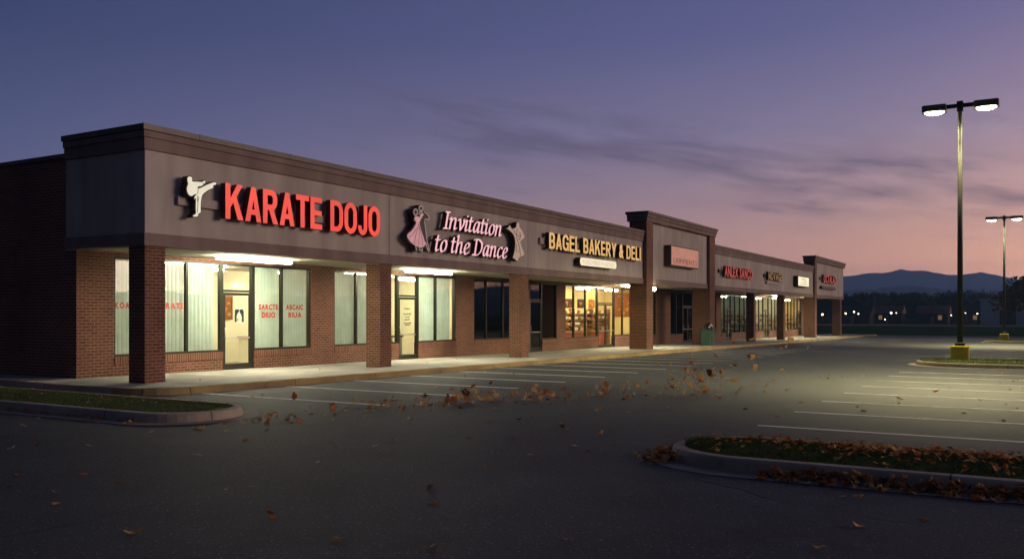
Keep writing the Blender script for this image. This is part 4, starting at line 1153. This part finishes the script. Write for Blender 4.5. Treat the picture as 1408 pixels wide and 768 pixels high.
# ------------------------------------------------------------------ lot lamps
def batwing(ld, side):                  # flat-lens lot luminaire: throws more light sideways than straight down
    ld.use_nodes = True; t = NT.__new__(NT); t.t = ld.node_tree; t.n = t.t.nodes; t.l = t.t.links
    e = t.n['Emission']; tcn = t.new('ShaderNodeTexCoord'); sp = t.new('ShaderNodeSeparateXYZ'); t.link(tcn.outputs['Normal'], sp.inputs[0])
    c = t.math('MAXIMUM', t.math('ABSOLUTE', sp.outputs[2]), .12)
    away = t.maprange(t.math('MULTIPLY', sp.outputs[1], SIDE*side), -.62, -.15, .06, 1.)     # beam dimmed towards the pole so the shaft is not overlit
    t.link(t.math('MULTIPLY', away, t.math('MINIMUM', t.math('POWER', c, -2.2), 5.5)), e.inputs['Strength'])

def lot_lamp(u, v, top, label, lights=True):
    z0 = g(u)+.15
    o = thing('lamp_post', label, 'lamp post', (u, v, z0), 'twin headed parking lot lamps')
    MB().bbox(u-.31, u+.31, v-.31, v+.31, z0-.1, z0+.55, .03).build('concrete_base', M['polebase'], o)
    MB().bbox(u-.17, u+.17, v-.17, v+.17, z0+.551, z0+.68, .02).build('base_cover', M['polemetal'], o)
    MB().tube([(u,v,z0+.68),(u,v,top)], [.105,.075], 12).build('pole', M['polemetal'], o)
    MB().bbox(u-.11, u+.11, v-.11, v+.11, top-.2, top+.16, .015).build('pole_cap', M['polemetal'], o)
    MB().box(u-.06, u+.06, v-.46, v+.46, top-.07, top+.07).build('arm', M['polemetal'], o)
    for s in (-1, 1):
        a, b = sorted((v+s*.46, v+s*1.30))
        h = MB().bbox(u-.27, u+.27, a, b, top-.16, top+.09, .03).build('lamp_head', M['lamphead'], o)
        l = MB(); c = ((a+b)/2)
        sphere(l, (u, 0, top-.16), .22, 14, 8, .5); l.v = [(x, c+y*1.55, min(zq, top-.168)) for x, y, zq in l.v]; l.build('lens', M['lens'], h)
        if lights:
            ld = bpy.data.lights.new('lot_lamp', 'SPOT'); ld.energy = LAMPW; ld.color = (1., .88, .46); ld.spot_size = rad(146); ld.spot_blend = .45; batwing(ld, s); ld.shadow_soft_size = .12
            lo = bpy.data.objects.new('lot_lamp_light', ld); COL.objects.link(lo); lo.parent = o; lo.location = (0, c-v, top-z0-.42)
    return o
LAMPW = 2500.; SIDE = 1.
lot_lamp(37.6, 2.3, 9.55, 'tall twin headed lit lamp post on the nearer kerbed island')
lot_lamp(80.6, 1.8, 9.3, 'twin headed lit lamp post on the far island before the rust leaved tree')

# ------------------------------------------------------------------ beyond the lot
def far_pt(x, D):                 # plan point seen at picture column x (1408 wide) at forward distance D
    t = (x-704)/1225; return D*(ca+sa*t), D*(sa-ca*t)

def crown_mesh(mb, rr, cx, cy, cz, rx, rz, n, s, mi=0):
    cl = [(cx+rr.gauss(0,.45)*rx, cy+rr.gauss(0,.45)*rx, cz+rr.uniform(-.75,.75)*rz, rr.uniform(.3,.55)) for _ in range(11)]
    for _ in range(n):
        c = cl[rr.randrange(len(cl))]
        d = Vector((rr.gauss(0,1), rr.gauss(0,1), rr.gauss(0,1))).normalized()*rr.random()**.4
        p = Vector((c[0]+d.x*c[3]*rx, c[1]+d.y*c[3]*rx, c[2]+d.z*c[3]*rz*.8))
        a = Vector((rr.gauss(0,1), rr.gauss(0,1), rr.gauss(0,1))).normalized()*s*rr.uniform(.5,1.2); b = a.cross(Vector((rr.gauss(0,1), rr.gauss(0,1), rr.gauss(0,1)))).normalized()*s*rr.uniform(.4,.9)
        mb.face([p-a, p+b, p+a, p-b], mi)

def limb_tree(mb, rr, base, h, r, depth, spread=.55):
    def go(p, d, L, r, k):
        q = p+d*L; mb.tube([p, (p+q)/2+Vector((rr.uniform(-.04,.04)*L, rr.uniform(-.04,.04)*L, 0)), q], [r, r*.8, r*.62], 5, caps=False)
        if k == 0: return
        for _ in range(3 if k > 1 else 4):
            e = (d+Vector((rr.gauss(0,spread), rr.gauss(0,spread), rr.uniform(-.1,.5)))).normalized()
            go(p+d*L*rr.uniform(.6,1.), e, L*rr.uniform(.55,.78), r*.55, k-1)
    go(Vector(base), Vector((0,0,1)), h*.38, r, depth)

def make_tree(kind, seed, h, w, label, group):
    rr = random.Random(seed)
    o = thing('tree', label, 'tree', (0,0,0), group)
    tm = MB()
    if kind == 'bare':
        limb_tree(tm, rr, (0,0,0), h, .26*h/9, 4); tm.build('trunk', M['bark'], o)
    else:
        limb_tree(tm, rr, (0,0,0), h*.9, .25*h/9, 2); tm.build('trunk', M['bark'], o)
        cm = MB(); crown_mesh(cm, rr, 0, 0, h*.54, w, h*.47, 1500, .36 if kind == 'dense' else .3)
        cm.build('crown', M['leafdark'] if kind == 'dense' else M['leafrust'], o)
    return o
TL = {'dense': 'dark round crowned tree in the row beyond the far field', 'bare': 'leafless twiggy tree standing among the dark trees beyond the field'}
protos = {'dense': [make_tree('dense', 50+i, 9, 3.6+.4*(i % 3), TL['dense'], 'dark trees beyond the field') for i in range(5)],
          'bare': [make_tree('bare', 70+i, 10, 3, TL['bare'], 'bare trees beyond the field') for i in range(2)]}
used = set()
def put(kind, x, D, h):
    src = protos[kind][R.randrange(len(protos[kind]))]
    if src.name in used: o = copy_tree(src)
    else: used.add(src.name); o = src
    u, v = far_pt(x, D); s = h/(9 if kind == 'dense' else 10)
    o.location = (u, v, g(u)-.05); o.scale = (s*R.uniform(.9,1.25), s*R.uniform(.9,1.25), s); o.rotation_euler = (0,0,R.uniform(0,6.28))
x = 1118
while x < 1425:
    D = R.uniform(235, 330); put('dense', x, D, (R.uniform(22,33)+12)*D/1225*.93+.5)
    x += R.uniform(6, 12)
for x in range(1120, 1420, 17):
    D = R.uniform(345, 420); put('dense', x+R.uniform(-5,5), D, (R.uniform(24,33)+8)*D/1225)
for x, h in ((1205,40),(1199,36),(1356,45),(1344,41),(1368,42),(1283,34)): put('bare', x, 250, h*250/1225+2.4)
# low shrubs in front
# rusty tree at the right edge
rt = make_tree('rust', 91, 7.0, 2.9, 'rust leaved tree at the right edge in front of the pale warehouse', None)
u, v = far_pt(1424, 96); rt.location = (u, v, g(u)-.05)
for p in protos['dense']+protos['bare']:
    if p.name not in used:
        for ch in [q for q in list(COL.objects) if q.parent == p]: bpy.data.objects.remove(ch)
        bpy.data.objects.remove(p)

# warehouse
wu, wv = far_pt(1384, 205)
wh = thing('warehouse', 'long pale blue grey metal warehouse behind the rust leaved tree', 'building', (wu, wv, g(wu)))
z0 = g(wu)
m = MB(); m.box(wu-8, wu+8, wv-11, wv+5.0, z0-.5, z0+5.6); m.build('wall', M['farwall'], wh)
MB().box(wu-8.2, wu+8.2, wv-11.2, wv+5.2, z0+5.6, z0+5.95).build('roof', M['farwall'], wh)
MB().box(wu-8.05, wu-8.002, wv-2, wv+1.2, z0, z0+3.4).build('door', M['housewall'], wh)
MB().box(wu-8.05, wu-8.002, wv-8, wv-4.8, z0, z0+3.4).build('door', M['housewall'], wh)
# houses
for i, (x, D, w, rm, lb) in enumerate(((1284,230,7,'redroof','low house with a red brown roof among the far trees'),(1176,228,8,'housewall','low dark house left of centre among the far trees'),(1222,240,7,'redroof','low house with a red brown roof behind the end of the strip'),(1330,236,8,'housewall','low dark house behind the nearer lamp post'))):
    u, v = far_pt(x, D); z0 = g(u)
    h = thing('house', lb, 'house', (u, v, z0))
    MB().box(u-4, u+4, v-w/2, v+w/2, z0-.2, z0+2.7).build('wall', M['housewall'], h)
    r = MB(); e = .4
    A = [(u-4-e, v-w/2-e, z0+2.6),(u-4-e, v+w/2+e, z0+2.6),(u+4+e, v+w/2+e, z0+2.6),(u+4+e, v-w/2-e, z0+2.6)]; B = [(u, v-w/2-e, z0+4.7),(u, v+w/2+e, z0+4.7)]
    r.face([A[0],B[0],B[1],A[1]]); r.face([A[3],A[2],B[1],B[0]]); r.face([A[0],A[3],B[0]]); r.face([A[1],B[1],A[2]]); r.face(A)
    r.build('roof', M[rm], h)
    for q in (-w*.25, w*.22): MB().box(u-4.04, u-4.002, v+q-.45, v+q+.45, z0+1, z0+2.1).build('window', M['windowlit'] if (i+int(q > 0)) % 3 == 0 else M['frame'], h)
    MB().box(u-4.04, u-4.002, v-.45, v+.45, z0, z0+2.05).build('door', M['wood'], h)
# distant lamps
for i, (x, y, D, s, c, lb) in enumerate(((1131,432,190,1.,'farlight','distant orange street lamp seen through the end tower opening'),(1163,430.5,200,.8,'farlight','distant amber street lamp just right of the end tower'),(1174.5,428.5,200,.8,'farwhite','distant pale street lamp, taller of a trio right of the end tower'),(1180.5,431,205,.6,'farlight','distant small amber street lamp, rightmost of a trio by the end tower'),
      (1225.5,429.8,200,1.,'farwhite','distant bright street lamp midway along the far trees'),(1232.6,430,205,.5,'farwhite','distant faint street lamp close right of the bright one'),(1217,439,200,.45,'farwhite','distant faint low lamp under the bright street lamp'),(1308,433,200,.5,'farwhite','distant faint lamp just left of the nearer lot pole'),(1327.5,430,200,.45,'farwhite','distant faint lamp just right of the nearer lot pole'),(1344,431,195,.6,'farwhite','distant pale lamp at the left corner of the warehouse'))):
    u, v = far_pt(x, D); z = 1.7+(431-y)/1225*D
    o = thing('street_lamp', lb, 'street lamp', (u, v, g(u)), 'distant street lamps')
    MB().tube([(u,v,g(u)-.1),(u,v,z)], [.07,.05], 6).build('pole', M['polemetal'], o)
    hb = MB(); hb.box(u-.25, u+.15, v-.12, v+.12, z+.13*s+.02, z+.13*s+.1); hb.build('lamp_head', M['polemetal'], o)
    sphere(MB(), (u-.12, v, z), .20*s, 8, 6).build('globe', M[c], o)

# hills
def hills(name, R0, depth, table, dflt, seed, az0=-115., az1=33., step=.35):
    rr = np.random.RandomState(seed); N = int((az1-az0)/step)
    az = np.linspace(az0, az1, N)
    ph = rr.uniform(0, 6.28, 8)
    base = dflt+.42*np.sin(az*.11+ph[0])+.30*np.sin(az*.27+ph[1])+.16*np.sin(az*.63+ph[2])+.06*np.sin(az*1.7+ph[3])
    ta = np.array([30.2-math.degrees(math.atan((x-704)/1225)) for x, y in table])[::-1]
    te = np.array([math.degrees(math.atan((431-y)/1225*math.cos(math.atan((x-704)/1225)))) for x, y in table])[::-1]
    el = np.interp(az, ta, te); w = np.clip(np.minimum(az-(ta[0]-6), (ta[-1]+6)-az)/6, 0, 1); el = el*w+base*(1-w)
    el = el+.012*np.sin(az*9+ph[4])+.010*np.sin(az*17+ph[5])
    mb = MB(); prof = [(-1,0.),(-.8,.10),(-.55,.36),(-.3,.68),(-.12,.92),(0,1.),(.3,.8),(1,.0)]
    rows = []
    for a, e in zip(az, el):
        row = []
        for k, (d, hh) in enumerate(prof):
            rr_ = R0+d*depth*(1+.12*math.sin(a*1.1+ph[6]))
            wob = 1+(.16*math.sin(a*2.3+k*1.9+ph[7])+.1*math.sin(a*5.1+k))*(1 if 0 < k < 5 else 0)
            z = R0*math.tan(rad(e))*hh*wob
            z = min(z, max(0, rr_*math.tan(rad(e))*.97)) if k < 5 else z
            row.append((rr_*math.cos(rad(a)), rr_*math.sin(rad(a)), z+(1.7 if k == 5 else -1.2)))
        rows.append(row)
    n0 = 0; K = len(prof)
    for row in rows: mb.v += row
    for i in range(len(rows)-1):
        for k in range(K-1):
            mb.f.append((i*K+k, (i+1)*K+k, (i+1)*K+k+1, i*K+k+1)); mb.m.append(0); mb.sm.append(True)
    o = mb.build(name, M['hill']); return tag(o, kind='structure')
hills('hills', 3600, 700, [(1100,383),(1158,379.8),(1172,379),(1196,374.6),(1209,375),(1222.5,374),(1238,369.5),(1255,372.4),(1268.5,371),(1288,375.4),(1308,378.3),(1325,377.6),(1349,374),(1371,378),(1393,382.7),(1420,385)], 1.35, 3)
hills('hills', 2200, 420, [(1100,404),(1159,399),(1196,398),(1214,395),(1240,393),(1275,395),(1308,399),(1340,401),(1370,399),(1420,402)], .8, 9)

# ------------------------------------------------------------------ air
HAZE = 3.0e-4
hm = bpy.data.materials.new('evening_haze'); t = NT(hm); t.n.remove(t.bsdf)
pv = t.new('ShaderNodeVolumePrincipled'); pv.inputs['Density'].default_value = HAZE; pv.inputs['Color'].default_value = (.30,.52,1.,1); pv.inputs['Anisotropy'].default_value = 0.
t.link(pv.outputs[0], t.out.inputs['Volume'])
hb = MB(); hb.box(-4700, 4700, -4700, 4700, -3.2, 232); o = hb.build('haze', hm); tag(o, 'thin blue evening haze over the far hills', 'haze', kind='stuff')

# ------------------------------------------------------------------ world
def lin(c): return tuple(((q/255)/12.92 if q/255 <= .04045 else ((q/255+.055)/1.055)**2.4) for q in c)
W = bpy.data.worlds.new('World'); SC.world = W; W.use_nodes = True
t = NT.__new__(NT); t.t = W.node_tree; t.n = t.t.nodes; t.l = t.t.links; t.bsdf = None
bg = t.n['Background']
GLOW = rad(-36)
tc = t.new('ShaderNodeTexCoord'); nm = t.new('ShaderNodeVectorMath', operation='NORMALIZE'); t.link(tc.outputs['Generated'], nm.inputs[0])
s = t.new('ShaderNodeSeparateXYZ'); t.link(nm.outputs[0], s.inputs[0]); X, Y, Z = s.outputs
hz = t.math('SQRT', t.math('ADD', t.math('ADD', t.math('MULTIPLY', X, X), t.math('MULTIPLY', Y, Y)), 1e-6))
dot = t.math('DIVIDE', t.math('ADD', t.math('MULTIPLY', X, math.cos(GLOW)), t.math('MULTIPLY', Y, math.sin(GLOW))), hz)
f = t.math('MULTIPLY', t.math('ADD', dot, 1.), .5)
el = t.math('MULTIPLY', t.math('ARCSINE', Z), 180/math.pi)
tt = t.math('SQRT', t.math('DIVIDE', t.math('MAXIMUM', el, 0.), 90.))
def T(e): return math.sqrt(e/90)
rampB = t.ramp(tt, [(0, lin((224,148,92))), (T(2.5), lin((222,151,103))), (T(4.2), lin((208,147,114))), (T(7), lin((177,138,135))), (T(11), lin((136,121,150))), (T(17), lin((92,92,143))), (T(30), lin((50,64,114))), (1, lin((38,44,76)))])
rampA = t.ramp(tt, [(0, lin((150,118,126))), (T(3), lin((104,98,132))), (T(6), lin((76,82,128))), (T(9), lin((60,73,120))), (T(16), lin((36,52,98))), (T(30), lin((26,39,76))), (1, lin((20,27,50)))])
mixf = t.maprange(f, .40, .945)
base = t.mix(mixf, rampA, rampB)
dk = t.maprange(f, .03, .42, .2, 1.); dkc = t.new('ShaderNodeCombineColor')
for i_ in range(3): t.link(dk, dkc.inputs[i_])
base = t.mix(1., base, dkc.outputs[0], 'MULTIPLY')
# afterglow low in the west
gl = t.math('MULTIPLY', t.math('POWER', t.math('MAXIMUM', dot, 0.), 9.), t.math('EXPONENT', t.math('MULTIPLY', el, -.13)))
GLOWK = 2.6
glow = t.mix(t.math('MULTIPLY', gl, GLOWK), (0,0,0), (1.15,.48,.24))
base = t.mix(1., base, glow, 'ADD')
# low sky is seen through a longer path of evening air
tau = t.math('MINIMUM', t.math('DIVIDE', HAZE*200, t.math('MAXIMUM', Z, .01)), HAZE*3700)
kx = t.math('EXPONENT', t.math('MULTIPLY', tau, .75)); kc = t.new('ShaderNodeCombineColor')
for i_ in range(3): t.link(kx, kc.inputs[i_])
base = t.mix(1., base, kc.outputs[0], 'MULTIPLY')
# cloud streaks
azd = t.math('MULTIPLY', t.math('ARCTAN2', Y, X), 180/math.pi)
line = t.math('ADD', 6.6, t.math('MULTIPLY', azd, .165))
dd = t.math('DIVIDE', t.math('SUBTRACT', el, line), 1.9)
band = t.math('EXPONENT', t.math('MULTIPLY', t.math('MULTIPLY', dd, dd), -1.))
cx = t.new('ShaderNodeCombineXYZ'); t.link(t.math('MULTIPLY', azd, .085), cx.inputs[0]); t.link(t.math('ADD', t.math('MULTIPLY', el, .55), t.math('MULTIPLY', azd, -.09)), cx.inputs[1])
cn = t.noise(1.35, 8, cx.outputs[0], .58, .35)
band = t.math('MULTIPLY', band, t.maprange(azd, 44., 33.)); c1_ = t.math('MULTIPLY', band, t.maprange(cn, .40, .60))
low = t.math('MULTIPLY', t.maprange(el, 1.5, 3.2), t.maprange(el, 15., 7.))
c2_ = t.math('MULTIPLY', low, t.maprange(cn, .57, .74, 0, .8))
cm = t.math('MINIMUM', t.math('ADD', c1_, c2_), 1.)
dark = t.mix(.62, base, (.10,.075,.15))
base = t.mix(t.math('MULTIPLY', cm, .95), base, dark)
hsv = t.new('ShaderNodeHueSaturation'); hsv.inputs['Saturation'].default_value = .92; t.link(base, hsv.inputs['Color']); base = hsv.outputs[0]
sky = t.new('ShaderNodeTexSky', sky_type='NISHITA'); sky.sun_disc = False; sky.sun_elevation = rad(-2.); sky.sun_rotation = math.pi/2-GLOW
add = t.mix(1., base, t.mix(1., sky.outputs[0], (.05,.05,.05), 'MULTIPLY'), 'ADD')
t.link(add, bg.inputs[0]); bg.inputs[1].default_value = 1.0

# last western light, very soft
sl = bpy.data.lights.new('sun', 'SUN'); sl.energy = 3.0; sl.angle = rad(26); sl.color = (1., .76, .60)
so = bpy.data.objects.new('sun', sl); COL.objects.link(so)
d = Vector((math.cos(rad(-62))*math.cos(rad(5)), math.sin(rad(-62))*math.cos(rad(5)), math.sin(rad(5))))
so.rotation_euler = d.to_track_quat('Z', 'Y').to_euler()

# ------------------------------------------------------------------ render settings
SC.render.engine = 'CYCLES'
cy = SC.cycles
cy.use_denoising = True
try: cy.denoiser = 'OPENIMAGEDENOISE'
except Exception: pass
cy.max_bounces = 7; cy.diffuse_bounces = 3; cy.glossy_bounces = 3; cy.transmission_bounces = 4; cy.transparent_max_bounces = 16; cy.volume_bounces = 0
cy.sample_clamp_indirect = 6.; cy.caustics_reflective = False; cy.caustics_refractive = False
vs = SC.view_settings; vs.view_transform = 'Standard'; vs.look = 'None'; vs.gamma = 1.; vs.exposure = 0.
SC.display_settings.display_device = 'sRGB'
